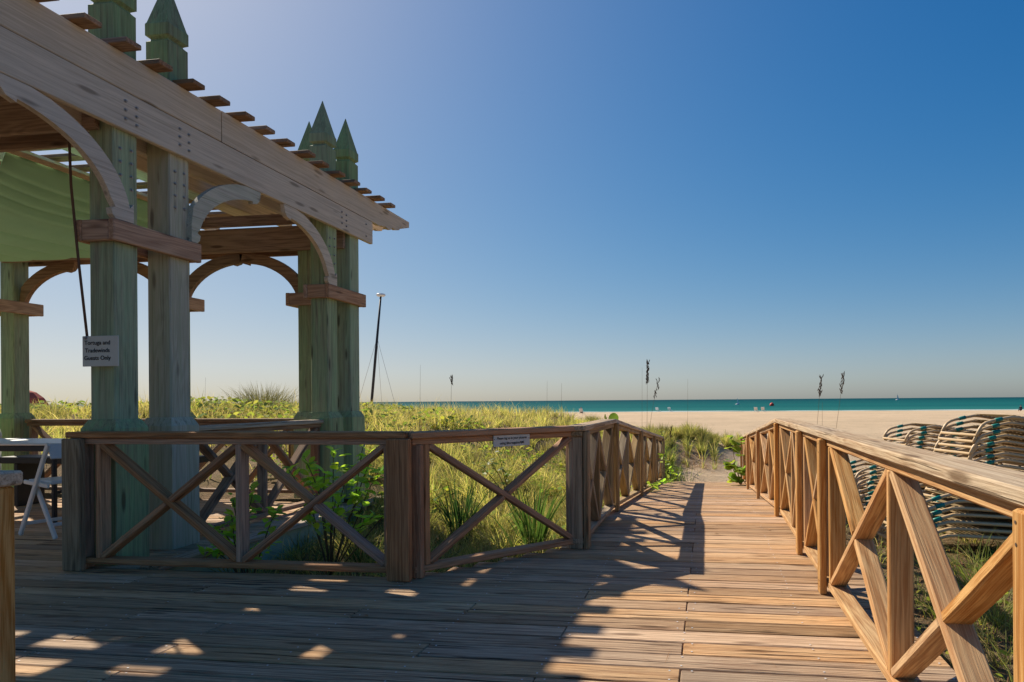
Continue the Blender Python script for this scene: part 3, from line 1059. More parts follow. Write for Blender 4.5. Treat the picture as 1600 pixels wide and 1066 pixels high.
# mint painted edge wall of the pergola floor with a timber lip
wl = thing('planter_wall', 'low mint green painted wall edging the pergola floor', 'wall', (-3.76, 5.6, -.5))
V, F = cbox(3.66, 0.10, 0.60, 0.008)
link('wall', mesh('wall', V, F), M['mint_wall'], wl, Matrix.Translation((-3.775, 5.80, -0.34)) @ Matrix.Rotation(math.pi / 2, 4, 'Z'))
board('coping', (-3.72, 3.98, -0.012), (-3.72, 7.66, -0.012), 0.15, 0.04, (1, 0, 0), M['cap_worn'], wl)
V, F = cbox(5.0, 0.10, 0.60, 0.008)
link('wall', mesh('wall', V, F), M['mint_wall'], wl, Matrix.Translation((-6.28, 7.64, -0.34)))

# retractable green awning: swags hung between the beams
aw = thing('awning', 'green fabric awning hanging in folds under the pergola roof', 'awning', (-6.5, 4.8, 2.9))
prof = [(-5.80, 3.22), (-5.82, 3.10), (-5.85, 2.97), (-5.90, 2.93), (-5.94, 2.955), (-5.96, 2.87), (-6.01, 2.83), (-6.05, 2.855), (-6.07, 2.77), (-6.12, 2.735), (-6.16, 2.76), (-6.18, 2.67), (-6.23, 2.62), (-6.25, 2.645)]
prof = [(a_, 3.22 - (3.22 - b_) * 0.66) for a_, b_ in prof]
x = -6.25
for q in range(4):
    w = 0.50
    for j in range(1, 9):
        t = j / 8
        prof.append((x - w * t, prof[13][1] - 0.11 * math.sin(math.pi * t) ** 0.7))
    x -= w


def awning_bay(ya, yb):
    V, F = [], []
    ysec = np.linspace(ya, yb, 15)
    for a_, yv in enumerate(ysec):
        e = min(1.0, (yv - ya) / 0.5, (yb - yv) / 0.5)
        e = max(0.0, e) ** 0.6
        for (px_, pz_) in prof:
            dz_ = (1 - e) * 0.12 * (3.22 - pz_) / 0.4
            sag = 0.006 * math.sin(yv * 2.3 + px_ * 3)
            V.append((px_, yv, pz_ + dz_ + sag * e))
    n = len(prof)
    for a_ in range(len(ysec) - 1):
        for b_ in range(n - 1):
            F.append((a_ * n + b_, a_ * n + b_ + 1, (a_ + 1) * n + b_ + 1, (a_ + 1) * n + b_))
    fo = link('fabric', mesh('fabric', V, F, True), M['fabric'], aw)
    sol = fo.modifiers.new('thickness', 'SOLIDIFY')
    sol.thickness = 0.006
    board('awning_rail', (-5.785, ya - .03, 3.235), (-5.785, yb + .03, 3.235), 0.045, 0.022, (0, 0, 1), M['tan_trim'], aw)


awning_bay(4.80, 7.00)
awning_bay(2.2, 3.97)
awning_bay(-1.0, 1.33)
# cord and sign at the near post
cd = link('pull_cord', mesh('pull_cord', *tube_geo([(-4.33, 4.0, 2.985), (-4.30, 3.985, 2.6), (-4.235, 3.972, 2.1), (-4.165, 3.968, 1.555)], 0.008, 6), True), M['rope'])
tag(cd, 'thin brown cord hanging from the pergola beam to the post notice', 'cord')
sg = thing('notice_sign', 'grey-white guests only notice hung on the nearest pergola post', 'sign', (-4.056, 3.96, 1.45))
SY = 3.962
V, F = cbox(0.275, 0.008, 0.206, 0.003)
link('board', mesh('board', V, F), M['white_sign'], sg, Matrix.Translation((-4.056, SY, 1.457)))
RX = Matrix.Rotation(math.pi / 2, 4, 'X')
for txt, zt in (('Tortuga and', 1.513), ('Tradewinds', 1.461), ('Guests Only', 1.410)):
    lettering('lettering', txt, 0.040, sg, Matrix.Translation((-4.076, SY - .0055, zt)) @ RX, M['ink'])
link('pin', ME_BOLT, None, sg, Matrix.Translation((-4.165, SY - .003, 1.548)) @ RX)

s2 = thing('tag_sign', 'small white two-line sign under the angled rail cap', 'sign', (-1.36, 4.40, 0.83))
dv = Vector((-0.965 + 1.835, 4.93 - 3.935, 0)).normalized()
nv_ = Vector((dv.y, -dv.x, 0))
pc = Vector((-1.365, 4.415, 0.8295)) + nv_ * 0.052
# centre the sign on the panel line
A_ = Vector((-1.835, 3.935, 0))
pc = A_ + dv * 0.70 + nv_ * 0.052 + Vector((0, 0, 0.829))
ms = Matrix((dv, -nv_, (0, 0, 1))).transposed().to_4x4()
ms.translation = pc
V, F = cbox(0.29, 0.008, 0.078, 0.002)
link('board', mesh('board', V, F), M['white_sign'], s2, ms)
for txt, zt, sz in (('Please tag us in your pictures', 0.017, 0.0235), ('using #tortugainnAMI', -0.016, 0.0245)):
    lettering('lettering', txt, sz, s2, ms @ Matrix.Translation((0, -.0052, zt)) @ RX, M['ink'], xscale=0.86 if zt > 0 else 0.9)
for sx in (-.138, .138):
    link('screw', ME_BOLT, None, s2, ms @ Matrix.Translation((sx, -.003, 0.012)) @ RX @ Matrix.Scale(0.35, 4))

# ------------------------------------------------------------------ furniture on the pergola floor
ch = thing('folding_chair', 'white folding chair beside the white table', 'chair', (-5.44, 4.98, 0), rotz=R(72))
CW = 0.43


def chb(name, p0, p1, w, t, side, mat=None):
    mw = WM[ch]
    m, L = basis(p0, p1, side)
    V, F = cbox(L, w, t, 0.006)
    return link(name, mesh(name, V, F), mat or M['white_paint'], ch, mw @ m)


for sx in (-1, 1):
    xx = sx * CW / 2
    chb('back_leg', (xx, -0.20, 0.78), (xx, 0.26, 0.0), 0.045, 0.022, (0, 1, 0))       # upright running down to the front foot
    chb('rear_leg', (xx * .86, 0.10, 0.47), (xx * .86, -0.24, 0.0), 0.045, 0.022, (0, 1, 0))
    chb('seat_rail', (xx * .93, -0.17, 0.43), (xx * .93, 0.22, 0.45), 0.035, 0.018, (0, 0, 1))
chb('backrest', (-CW / 2 + .012, -0.185, 0.715), (CW / 2 - .012, -0.185, 0.715), 0.13, 0.016, (0, .35, 1))
chb('seat', (-CW / 2 + .035, 0.02, 0.455), (CW / 2 - .035, 0.02, 0.455), 0.38, 0.028, (0, 1, 0))
chb('stretcher', (-CW / 2 * .86, -0.17, 0.11), (CW / 2 * .86, -0.17, 0.11), 0.03, 0.018, (0, 0, 1))
chb('stretcher', (-CW / 2, 0.20, 0.10), (CW / 2, 0.20, 0.10), 0.03, 0.018, (0, 0, 1))

tb = thing('folding_table', 'white topped table with black edge behind the white chair', 'table', (-6.5, 5.55, 0))
board('tabletop', (-7.4, 5.55, 0.742), (-5.72, 5.55, 0.742), 0.75, 0.022, (0, 1, 0), M['white_paint'], tb)
board('apron', (-7.36, 5.20, 0.703), (-5.75, 5.20, 0.703), 0.052, 0.02, (0, 0, 1), M['black'], tb)
board('apron', (-7.36, 5.90, 0.703), (-5.75, 5.90, 0.703), 0.052, 0.02, (0, 0, 1), M['black'], tb)
for xx in (-7.25, -5.86):
    for yv in (5.25, 5.85):
        board('leg', (xx, yv, 0), (xx, yv, 0.728), 0.035, 0.035, (0, 1, 0), M['black'], tb)
    board('leg_brace', (xx, 5.25, 0.3), (xx, 5.85, 0.3), 0.03, 0.02, (0, 0, 1), M['black'], tb)
bn = thing('bench', 'low black bench behind the chair under the table', 'bench', (-6.3, 6.35, 0))
board('seat', (-7.6, 6.35, 0.50), (-5.35, 6.35, 0.50), 0.34, 0.07, (0, 1, 0), M['black'], bn)
for xx in (-7.4, -5.55):
    board('leg', (xx, 6.35, 0), (xx, 6.35, 0.464), 0.30, 0.05, (0, 1, 0), M['black'], bn)
wb = thing('waste_bin', 'cream round-topped bin beside the far left post', 'bin', (-8.02, 6.30, 0))
link('body', mesh('body', *lathe([(0.19, 0), (0.20, 0.02), (0.205, 0.70)], 20), True), M['cream'], wb, Matrix.Translation((-8.02, 6.30, 0)))
link('lid', mesh('lid', *lathe([(0.212, 0.70), (0.212, 0.76), (0.195, 0.83), (0.14, 0.87), (0.02, 0.885)], 20), True), M['cream'], wb, Matrix.Translation((-8.02, 6.30, 0)))

# ------------------------------------------------------------------ stacked sun loungers
L_LEN, L_W = 1.85, 0.62


def make_lounger(label, group):
    t = thing('sun_lounger', label, 'sun lounger', (0, 0, 0), group)
    # local: +X along the bed away from the bent end, bent end at -X
    side = []
    prof_ = [(L_LEN, 0.0), (0.42, 0.0), (0.20, 0.0), (0.13, -0.006), (0.06, -0.03), (-0.08, -0.080), (-0.14, -0.108), (-0.178, -0.14), (-0.20, -0.18), (-0.218, -0.235), (-0.223, -0.255)]
    pts = [(x_, -L_W / 2, z_) for x_, z_ in prof_]
    pts2 = [(x_, L_W / 2, z_) for x_, z_ in reversed(prof_)]
    link('frame', mesh('frame', *tube_geo(pts + pts2, 0.0165, 7, True), True), M['tube'], t)
    leg = [(1.45, -L_W / 2 + .03, -0.01), (1.56, -L_W / 2 + .03, -0.15), (1.58, -L_W / 2 + .06, -0.19), (1.58, L_W / 2 - .06, -0.19), (1.56, L_W / 2 - .03, -0.15), (1.45, L_W / 2 - .03, -0.01)]
    link('leg', mesh('leg', *tube_geo(leg, 0.0125, 6), True), M['tube'], t)
    # vinyl straps
    geos = []
    xq = 0.16
    while xq < L_LEN - .05:
        g = cbox(0.034, L_W + .008, 0.004, 0.001)
        geos.append(xf(g, Matrix.Translation((xq, 0, 0.017))))
        xq += 0.05
    link('straps', mesh('straps', *merge(*geos)), M['strap'], t)
    bp = [(0.02, -0.050), (-0.075, -0.085)]
    meb = None
    for s in (-1, 1):
        bnd = mesh('band', *tube_geo([(0.028, s * L_W / 2, -0.041), (-0.048, s * L_W / 2, -0.069)], 0.0205, 8), True)
        link('band', bnd, M['teal'], t)
    return t


ORD = ['topmost', 'second', 'third', 'fourth', 'fifth', 'sixth', 'seventh', 'eighth', 'ninth', 'tenth', 'eleventh', 'twelfth', 'thirteenth', 'fourteenth', 'fifteenth', 'sixteenth', 'seventeenth', 'eighteenth']
stacks = [  # x, y of the bend, z of the topmost, count, pitch, heading, nose-down, name, sideways creep
    (2.93, 7.75, 0.92, 17, 0.064, R(14), R(9), 'tall stack by the railing', 0.014),
    (2.80, 9.65, 0.75, 15, 0.064, R(12), R(9), 'middle stack nearer the beach', 0.022),
    (1.98, 6.55, 0.26, 7, 0.062, R(8), R(4), 'low stack half hidden below rail cap', 0.008),
    (1.92, 8.60, 0.33, 10, 0.062, R(10), R(4), 'short stack seen through the railing', 0.01),
]
proto = None
for (sx, sy, sz, cnt, pit, hd, nd, nm, creep) in stacks:
    for q in range(cnt):
        w = ORD[q]
        lab = ('topmost beige sun lounger of the %s' % nm) if q == 0 else ('beige sun lounger, %s from top of %s' % (w, nm))
        if proto is None:
            proto = make_lounger(lab, 'sun loungers stacked beside the boardwalk')
            o = proto
        else:
            o = copy_tree(proto)
            o['label'] = lab
        jx = random.uniform(-.02, .02)
        o.location = (sx - creep * q + jx, sy + random.uniform(-.012, .012), sz - pit * q)
        o.rotation_euler = Euler((0, nd + random.uniform(-.008, .008), hd + random.uniform(-.015, .015)), 'XYZ')

# ------------------------------------------------------------------ plants: instanced blade meshes built in numpy
def blades(pos, hgt, lean_dir, lean, width, c0, c1, segs=3, curl=0.5):
    """pos (n,3); returns verts, faces, tint.  each blade: tapered strip that bends over"""
    n = len(pos)
    ts = np.linspace(0, 1, segs + 1)
    V = np.zeros((n, 2 * segs + 1, 3))
    T = np.zeros((n, 2 * segs + 1, 3))
    face_ang = rng.uniform(0, np.pi, n)
    wd = np.stack([np.cos(face_ang), np.sin(face_ang), np.zeros(n)], 1)
    ld = np.stack([np.cos(lean_dir), np.sin(lean_dir), np.zeros(n)], 1)
    for i, t in enumerate(ts):
        bend = lean * (t ** (1 + curl))
        z = hgt * (t - 0.45 * np.clip(lean, 0, 1.6) * t ** 2.4)
        p = pos + ld * (bend * hgt)[:, None] + np.stack([np.zeros(n), np.zeros(n), z], 1)
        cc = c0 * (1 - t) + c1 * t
        if i < segs:
            w = (width * (1 - t) ** 0.6 * 0.5)[:, None]
            V[:, 2 * i] = p - wd * w
            V[:, 2 * i + 1] = p + wd * w
            T[:, 2 * i] = cc
            T[:, 2 * i + 1] = cc
        else:
            V[:, 2 * i] = p
            T[:, 2 * i] = cc
    base = (np.arange(n) * (2 * segs + 1))[:, None]
    fs = []
    for i in range(segs - 1):
        fs.append(base + np.array([[2 * i, 2 * i + 1, 2 * i + 3, 2 * i + 2]]))
    quads_ = np.concatenate(fs, 0)
    tris = base + np.array([[2 * segs - 2, 2 * segs - 1, 2 * segs]])
    return V.reshape(-1, 3), quads_, tris, T.reshape(-1, 3)


def blade_mesh(name, V, Q, Tr, T):
    me = bpy.data.meshes.new(name)
    me.vertices.add(len(V))
    me.vertices.foreach_set('co', V.astype(np.float32).ravel())
    li = np.concatenate([Q.ravel(), Tr.ravel()]).astype(np.int32)
    me.loops.add(len(li))
    me.loops.foreach_set('vertex_index', li)
    nq, nt = len(Q), len(Tr)
    me.polygons.add(nq + nt)
    st = np.concatenate([np.arange(nq) * 4, nq * 4 + np.arange(nt) * 3]).astype(np.int32)
    tt = np.concatenate([np.full(nq, 4), np.full(nt, 3)]).astype(np.int32)
    me.polygons.foreach_set('loop_start', st)
    me.polygons.foreach_set('loop_total', tt)
    me.update(calc_edges=True)
    at_ = me.color_attributes.new('tint', 'FLOAT_COLOR', 'POINT')
    at_.data.foreach_set('color', np.concatenate([T, np.ones((len(T), 1))], 1).astype(np.float32).ravel())
    return me


PAL = np.array([[0.50, 0.50, 0.15], [0.32, 0.39, 0.11], [0.58, 0.49, 0.21], [0.66, 0.54, 0.29], [0.18, 0.23, 0.06]])


def blocked(x, y):
    a = (x < -3.72) & (y < 7.75)
    b = (x > -1.12) & (x < 1.0) & (y < 14.0)
    c = (y < 3.98 + np.clip((x + 1.9), 0, 1) * 1.15) & (x < 1.0)
    d = (x > 0.15 + 0.05 * (y - 14)) & (x < 1.6) & (y >= 14.0) & (y < 17.4)
    d2 = (x > -0.9) & (x < 1.0) & (y >= 14.0) & (y < 15.3)
    return a | b | c | d | d2


def scatter(n, x0, x1, y0, y1, dens=None, clump=0.0):
    x = rng.uniform(x0, x1, n)
    y_ = rng.uniform(y0, y1, n)
    keep = ~blocked(x, y_)
    if dens is not None:
        keep &= rng.uniform(0, 1, n) < dens(x, y_)
    x, y_ = x[keep], y_[keep]
    return x, y_


def grass(name, label, n, area, hgt, wid, pal_w, dens=None, lean=(0.15, 0.9), top_dry=0.3, segs=3):
    x, y_ = scatter(n, *area, dens)
    m = len(x)
    # pull into tussocks
    cell = 0.34
    cxk = np.floor(x / cell)
    cyk = np.floor(y_ / cell)
    hsh = np.abs(np.sin(cxk * 12.9898 + cyk * 78.233) * 43758.5453) % 1.0
    hsh2 = np.abs(np.sin(cxk * 39.3467 + cyk * 11.135) * 24634.6345) % 1.0
    ox = (cxk + 0.2 + 0.6 * hsh) * cell
    oy = (cyk + 0.2 + 0.6 * hsh2) * cell
    pull = 0.62
    vx, vy = x - ox, y_ - oy
    x, y_ = ox + vx * (1 - pull), oy + vy * (1 - pull)
    kill = blocked(x, y_)
    x, y_, vx, vy, hsh, hsh2 = [q[~kill] for q in (x, y_, vx, vy, hsh, hsh2)]
    m = len(x)
    z = H(x, y_) - 0.02
    hg = rng.uniform(*hgt, m) * (0.65 + 0.7 * hsh)
    ld = np.arctan2(vy, vx) + rng.normal(0, 0.9, m)
    le = rng.uniform(*lean, m)
    wd = rng.uniform(*wid, m)
    w = np.array(pal_w, float)
    idx = rng.choice(len(PAL), m, p=w / w.sum())
    c = PAL[idx] * (0.5 + 0.85 * hsh2[:, None]) * rng.uniform(0.7, 1.25, (m, 1))
    patch = vnoise(x, y_, 2.2, 8)[:, None]
    c = c * (1 + 0.3 * patch)
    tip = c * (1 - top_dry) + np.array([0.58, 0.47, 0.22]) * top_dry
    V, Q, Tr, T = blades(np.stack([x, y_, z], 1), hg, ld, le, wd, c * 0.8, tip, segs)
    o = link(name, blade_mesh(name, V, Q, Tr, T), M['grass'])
    return tag(o, label, 'grass', kind='stuff')


near_d = lambda x, y_: np.clip(0.35 + 0.65 * sstep(5.0, 6.6, y_), 0, 1)
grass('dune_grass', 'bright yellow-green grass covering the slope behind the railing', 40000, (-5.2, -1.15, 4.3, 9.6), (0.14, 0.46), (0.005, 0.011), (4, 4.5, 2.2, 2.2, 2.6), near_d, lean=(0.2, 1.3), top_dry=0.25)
grass('dune_grass', 'yellow-green grass covering the dune top beyond the pergola', 62000, (-16, -1.0, 9.2, 19.0), (0.14, 0.38), (0.008, 0.015), (4.5, 3.2, 3, 2.6, 1.8),
      lambda x, y_: np.clip((1 - sstep(-1.9, -1.0, x)) * (0.22 + 0.78 * (vnoise(x, y_, 0.9, 3) > -0.2)), 0, 1), top_dry=0.4)
grass('dune_grass', 'pale grass on the left dune far behind the pergola', 16000, (-40, -9, 8.5, 26), (0.2, 0.5), (0.016, 0.030), (4, 2, 4, 3, 0.8), top_dry=0.4)
grass('beach_grass', 'green tussock grass on the sand mound past the ramp', 110000, (-3.4, 1.6, 14.6, 20.0), (0.16, 0.46), (0.010, 0.019), (4, 5, 2.0, 1.4, 2.6),
      lambda x, y_: np.clip(0.9 * np.exp(-((y_ - 18.0 - 0.5 * vnoise(x, y_, .5, 2)) / 0.95) ** 2) * (x > -1.8) + 1.0 * (x < -0.95 + 0.30 * vnoise(x, y_, .45, 3)) + 0.10 * (vnoise(x, y_, .4, 21) > .3), 0, 1), lean=(0.1, 0.8), top_dry=0.25)
grass('beach_grass', 'green grass growing between the right railing and the lounger stacks', 15000, (1.02, 6.5, 0.6, 9.0), (0.12, 0.36), (0.004, 0.008), (5, 4, 1.8, 1.5, 1.5),
      lambda x, y_: np.clip(0.25 + 0.75 * (vnoise(x, y_, 0.6, 5) > -0.1), 0, 1) * (1 - sstep(7.2, 8.6, y_)), lean=(0.3, 1.3))
grass('dry_stems', 'dry tan stems standing among the dune grass', 2600, (-12, -1.2, 5.2, 17), (0.35, 0.62), (0.004, 0.008), (0.0, 0.0, 1, 3, 0.0), lean=(0.1, 0.8), top_dry=0.6)
grass('dune_grass', 'short dark green plants in patches on the dune', 9000, (-14, -1.6, 7.5, 16), (0.10, 0.24), (0.014, 0.026), (0.0, 1, 0.0, 0.0, 4),
      lambda x, y_: 1.0 * (vnoise(x, y_, 0.8, 31) > 0.35), lean=(0.5, 1.4), top_dry=0.05)
# brown straw litter by the right railing and behind the front one
lx, ly = scatter(9000, 1.02, 5.0, 0.8, 7.5)
lx2, ly2 = scatter(5000, -3.7, -1.1, 4.0, 7.0)
lx3, ly3 = rng.normal(-.35, .55, 2200), rng.normal(16.1, .55, 2200)
ok_ = ly3 > 14.6
lx, ly = np.concatenate([lx, lx2, lx3[ok_]]), np.concatenate([ly, ly2, ly3[ok_]])
m_ = len(lx)
cc = np.array([[0.30, 0.165, 0.08]]) * rng.uniform(0.35, 1.35, (m_, 1))
V, Q, Tr, T = blades(np.stack([lx, ly, H(lx, ly) + rng.uniform(0.0, 0.04, m_)], 1), rng.uniform(0.03, 0.09, m_), rng.uniform(0, 6.28, m_), rng.uniform(1.6, 4.0, m_),
                     rng.uniform(0.004, 0.009, m_), cc, cc, 2)
o = link('straw_litter', blade_mesh('straw_litter', V, Q, Tr, T), M['grass'])
tag(o, 'brown dry straw lying on the ground beside the railings', 'straw', kind='stuff')

# creeping vine leaves over the dune
def leaf_field(name, label, n, area, size, cols, lift, dens=None):
    x, y_ = scatter(n, *area, dens)
    m = len(x)
    z = H(x, y_) + rng.uniform(*lift, m)
    a = rng.uniform(0, 2 * np.pi, m)
    tl = rng.uniform(-0.7, 0.7, (m, 2))
    s = rng.uniform(*size, m)
    prof_ = np.array([(-1, 0, 0), (-0.55, 0.5, 0.08), (0.1, 0.62, 0.10), (0.65, 0.38, 0.05), (1, 0, -0.1), (0.65, -0.38, 0.05), (0.1, -0.62, 0.10), (-0.55, -0.5, 0.08)])
    V = np.zeros((m, 8, 3))
    ca, sa = np.cos(a), np.sin(a)
    for i, (u, v, w) in enumerate(prof_):
        V[:, i, 0] = x + s * (u * ca - v * sa)
        V[:, i, 1] = y_ + s * (u * sa + v * ca)
        V[:, i, 2] = z + s * (w + u * tl[:, 0] + v * tl[:, 1])
    F = (np.arange(m) * 8)[:, None] + np.array([[0, 1, 2, 3, 4, 5, 6, 7]])
    base = np.array(cols)[rng.integers(0, len(cols), m)] * rng.uniform(0.7, 1.3, (m, 1))
    T = np.repeat(base[:, None, :], 8, 1).reshape(-1, 3)
    o = link(name, np_mesh(name, V.reshape(-1, 3), F, False, T), M['vine'])
    return tag(o, label, 'vine', kind='stuff')


leaf_field('beach_vine', 'yellow-green creeping vine leaves among the dune grass', 5200, (-6.0, -1.2, 6.0, 11.5), (0.025, 0.05),
           [(0.28, 0.34, 0.05), (0.18, 0.27, 0.05), (0.34, 0.35, 0.06), (0.10, 0.17, 0.03)], (0.04, 0.26), lambda x, y_: 1.0 * (vnoise(x, y_, 0.9, 9) > 0.05))
leaf_field('beach_vine', 'green vine leaves spread over the left dune', 6000, (-18, -5.5, 9.5, 16), (0.035, 0.07),
           [(0.27, 0.33, 0.06), (0.18, 0.26, 0.06), (0.32, 0.32, 0.08)], (0.10, 0.30), lambda x, y_: 1.0 * (vnoise(x, y_, 1.5, 12) > 0.0))
leaf_field('beach_vine', 'small leafy weeds by the right railing', 2600, (1.05, 5.0, 0.8, 7.0), (0.012, 0.03),
           [(0.30, 0.36, 0.04), (0.18, 0.27, 0.04), (0.38, 0.36, 0.06)], (0.01, 0.12), lambda x, y_: 1.0 * (vnoise(x, y_, 0.7, 15) > 0.1))


# single grass tufts, shrubs and stalks: each a thing
def tuft(label, x, y_, n, h, wid, col_, lean=(0.1, 0.7), name='grass_tuft', tipc=None, spread=0.05, z0=None):
    z = float(H(x, y_)) - 0.02 if z0 is None else z0
    t = thing(name, label, 'grass tuft' if name == 'grass_tuft' else 'shrub', (x, y_, z), ('grass tufts behind the front railing' if x < 0 else 'grass tufts beside the lounger stacks') if name == 'grass_tuft' else None)
    pos_ = np.stack([rng.normal(x, spread, n), rng.normal(y_, spread, n), np.full(n, z)], 1)
    c = np.array(col_)[None] * rng.uniform(0.7, 1.35, (n, 1))
    tip = c * 1.15 if tipc is None else np.repeat(np.array(tipc)[None], n, 0)
    V, Q, Tr, T = blades(pos_, rng.uniform(0.6, 1.0, n) * h, np.arctan2(pos_[:, 1] - y_, pos_[:, 0] - x) + rng.normal(0, 0.5, n), rng.uniform(*lean, n), rng.uniform(*wid, n), c, tip, 4)
    link('blades', blade_mesh('blades', V, Q, Tr, T), M['grass'], t)
    return t


tuft('dark green spiky grass tuft just right of the railing corner post', -2.42, 6.3, 95, 0.86, (0.013, 0.022), (0.035, 0.075, 0.025))
tuft('dark green strap-leaved tuft at the right end of the angled railing', -1.60, 6.0, 70, 0.95, (0.016, 0.028), (0.06, 0.115, 0.03), (0.1, 0.6))
tuft('small spiky green tuft low behind the middle of the front railing', -2.95, 5.35, 60, 0.50, (0.008, 0.014), (0.07, 0.115, 0.04), (0.2, 0.9))
tuft('grey-green feathery tuft at the foot of the mint wall', -3.3, 5.15, 70, 0.46, (0.006, 0.011), (0.10, 0.14, 0.065), (0.2, 1.0))
tuft('grey-green tuft left of the railing corner post', -2.35, 5.15, 70, 0.52, (0.006, 0.011), (0.09, 0.13, 0.055), (0.2, 1.0))
tuft('long arching pale grass clump seen through the right railing', 1.75, 4.6, 130, 0.62, (0.005, 0.009), (0.20, 0.22, 0.06), (0.5, 1.5), spread=0.16)
tuft('arching green grass clump in front of the low lounger stack', 2.05, 5.3, 130, 0.58, (0.005, 0.009), (0.15, 0.19, 0.045), (0.5, 1.5), spread=0.18)
tuft('feathery grey-green bush standing on the dune seen under the arch', -10.1, 14.0, 420, 0.92, (0.010, 0.018), (0.12, 0.14, 0.06), (0.1, 0.9), name='feathery_bush', tipc=(0.15, 0.13, 0.07), spread=0.2)
# leaf meshes
LV = [(0, 0, 0), (0.25, 0.20, 0.03), (0.55, 0.26, 0.035), (0.82, 0.17, 0.01), (1, 0, -0.05), (0.82, -0.17, 0.01), (0.55, -0.26, 0.035), (0.25, -0.20, 0.03), (0.5, 0, -0.02)]
LF = [(0, 1, 8), (1, 2, 8), (2, 3, 8), (3, 4, 8), (4, 5, 8), (5, 6, 8), (6, 7, 8), (7, 0, 8)]
ME_LEAF = mesh('leaf', LV, LF, True)
ME_LEAF.materials.append(M['leaf'])
ME_OLIVE = mesh('leaf', LV, LF, True)
ME_OLIVE.materials.append(M['olive'])
RV = [(0, 0, 0)] + [(0.5 + 0.52 * math.cos(t), 0.54 * math.sin(t), 0.05 * math.cos(2 * t)) for t in np.linspace(math.pi * 0.88, -math.pi * 0.88, 12)] + [(0.5, 0, 0.0)]
RF = [(i, i + 1, 13) for i in range(0, 12)] + [(12, 0, 13)]
ME_ROUND = mesh('leaf', RV, RF, True)
ME_ROUND.materials.append(M['grape'])


def shrub(name, label, base, stems, nleaf, size, me_leaf, cat='shrub'):
    t = thing(name, label, cat, base)
    for (pts, r) in stems:
        link('stem', mesh('stem', *tube_geo(pts, [r * (1 - 0.6 * i / (len(pts) - 1)) for i in range(len(pts))], 5), True), M['stem'], t)
    for q in range(nleaf):
        pts, r = stems[q % len(stems)]
        f = random.uniform(0.3, 1.0) ** 0.6 * (len(pts) - 1)
        i = min(int(f), len(pts) - 2)
        p = Vector(pts[i]).lerp(Vector(pts[i + 1]), f - i) + Vector((random.gauss(0, .02), random.gauss(0, .02), random.gauss(0, .02)))
        m = (Matrix.Translation(p) @ Matrix.Rotation(random.uniform(0, 6.28), 4, 'Z') @ Matrix.Rotation(random.uniform(-0.9, 0.5), 4, 'Y')
             @ Matrix.Rotation(random.uniform(-0.6, 0.6), 4, 'X') @ Matrix.Scale(size * random.uniform(0.6, 1.15), 4))
        link('leaf', me_leaf, None, t, m)
    return t


def stems_for(base, tops, r=0.007):
    out = []
    b = Vector(base)
    for tp in tops:
        tp = Vector(tp)
        mid = b.lerp(tp, 0.5) + Vector((random.uniform(-.05, .05), random.uniform(-.05, .05), 0.08))
        out.append(([b, b.lerp(mid, 0.5), mid, mid.lerp(tp, .5) + Vector((0, 0, .03)), tp], r))
    return out


b0 = (-3.0, 4.95, -0.32)
shrub('leafy_shrub', 'bright green leafy shrub growing behind the front railing', b0,
      stems_for(b0, [(-3.25 + 0.16 * i + random.uniform(-.06, .06), 4.85 + random.uniform(-.2, .25), 0.42 + 0.33 * math.sin(0.5 + 0.42 * i)) for i in range(7)]
                + [(-2.8, 4.7, .35), (-2.65, 4.9, .42), (-2.55, 4.8, .22), (-2.95, 4.8, .55), (-2.75, 4.85, .60), (-3.05, 4.7, .3)]), 300, 0.10, ME_LEAF)
b1 = (-3.42, 4.55, -0.32)
shrub('leafy_shrub', 'darker leafy shrub beside the second pergola post', b1,
      stems_for(b1, [(-3.62, 4.45, 0.2), (-3.5, 4.5, 0.38), (-3.3, 4.45, 0.45), (-3.2, 4.6, 0.30), (-3.6, 4.35, 0.02), (-3.15, 4.4, 0.1), (-3.55, 4.3, .2), (-3.4, 4.35, .3)]), 150, 0.095, ME_LEAF)
b2 = (0.62, 12.75, -0.55)
shrub('sea_grape', 'round-leaved sea grape at the seaward end of the right railing', b2,
      stems_for(b2, [(0.42, 12.6, 0.42), (0.60, 12.5, 0.40), (0.38, 12.4, -0.12), (0.55, 12.2, -0.18), (0.30, 12.5, -0.05), (0.52, 12.3, -0.42), (0.40, 12.2, -0.36)], 0.008), 70, 0.15, ME_ROUND)
b3 = (-1.12, 6.85, -0.35)
shrub('sea_grape', 'single round sea grape leaf rising above the left rail cap', b3, [([(-1.12, 6.85, -.35), (-1.1, 6.8, .3), (-1.06, 6.75, .75), (-1.02, 6.72, .93)], 0.007)], 0, 0.1, ME_ROUND)
g = [o for o in col.objects if o.name.startswith('sea_grape')][-1]
for (p, rz_, ry_, s_) in (((-0.985, 6.72, .875), 0.1, -0.95, .105), ((-1.03, 6.72, .90), 2.4, -1.2, .06), ((-1.04, 6.74, .55), 1.0, -.3, .09), ((-1.03, 6.76, .70), 0.4, 0.2, .085)):
    link('leaf', ME_ROUND, None, g, Matrix.Translation(p) @ Matrix.Rotation(rz_, 4, 'Z') @ Matrix.Rotation(ry_, 4, 'Y') @ Matrix.Rotation(1.2, 4, 'X') @ Matrix.Scale(s_, 4))
b4 = (-0.86, 11.2, -0.40)
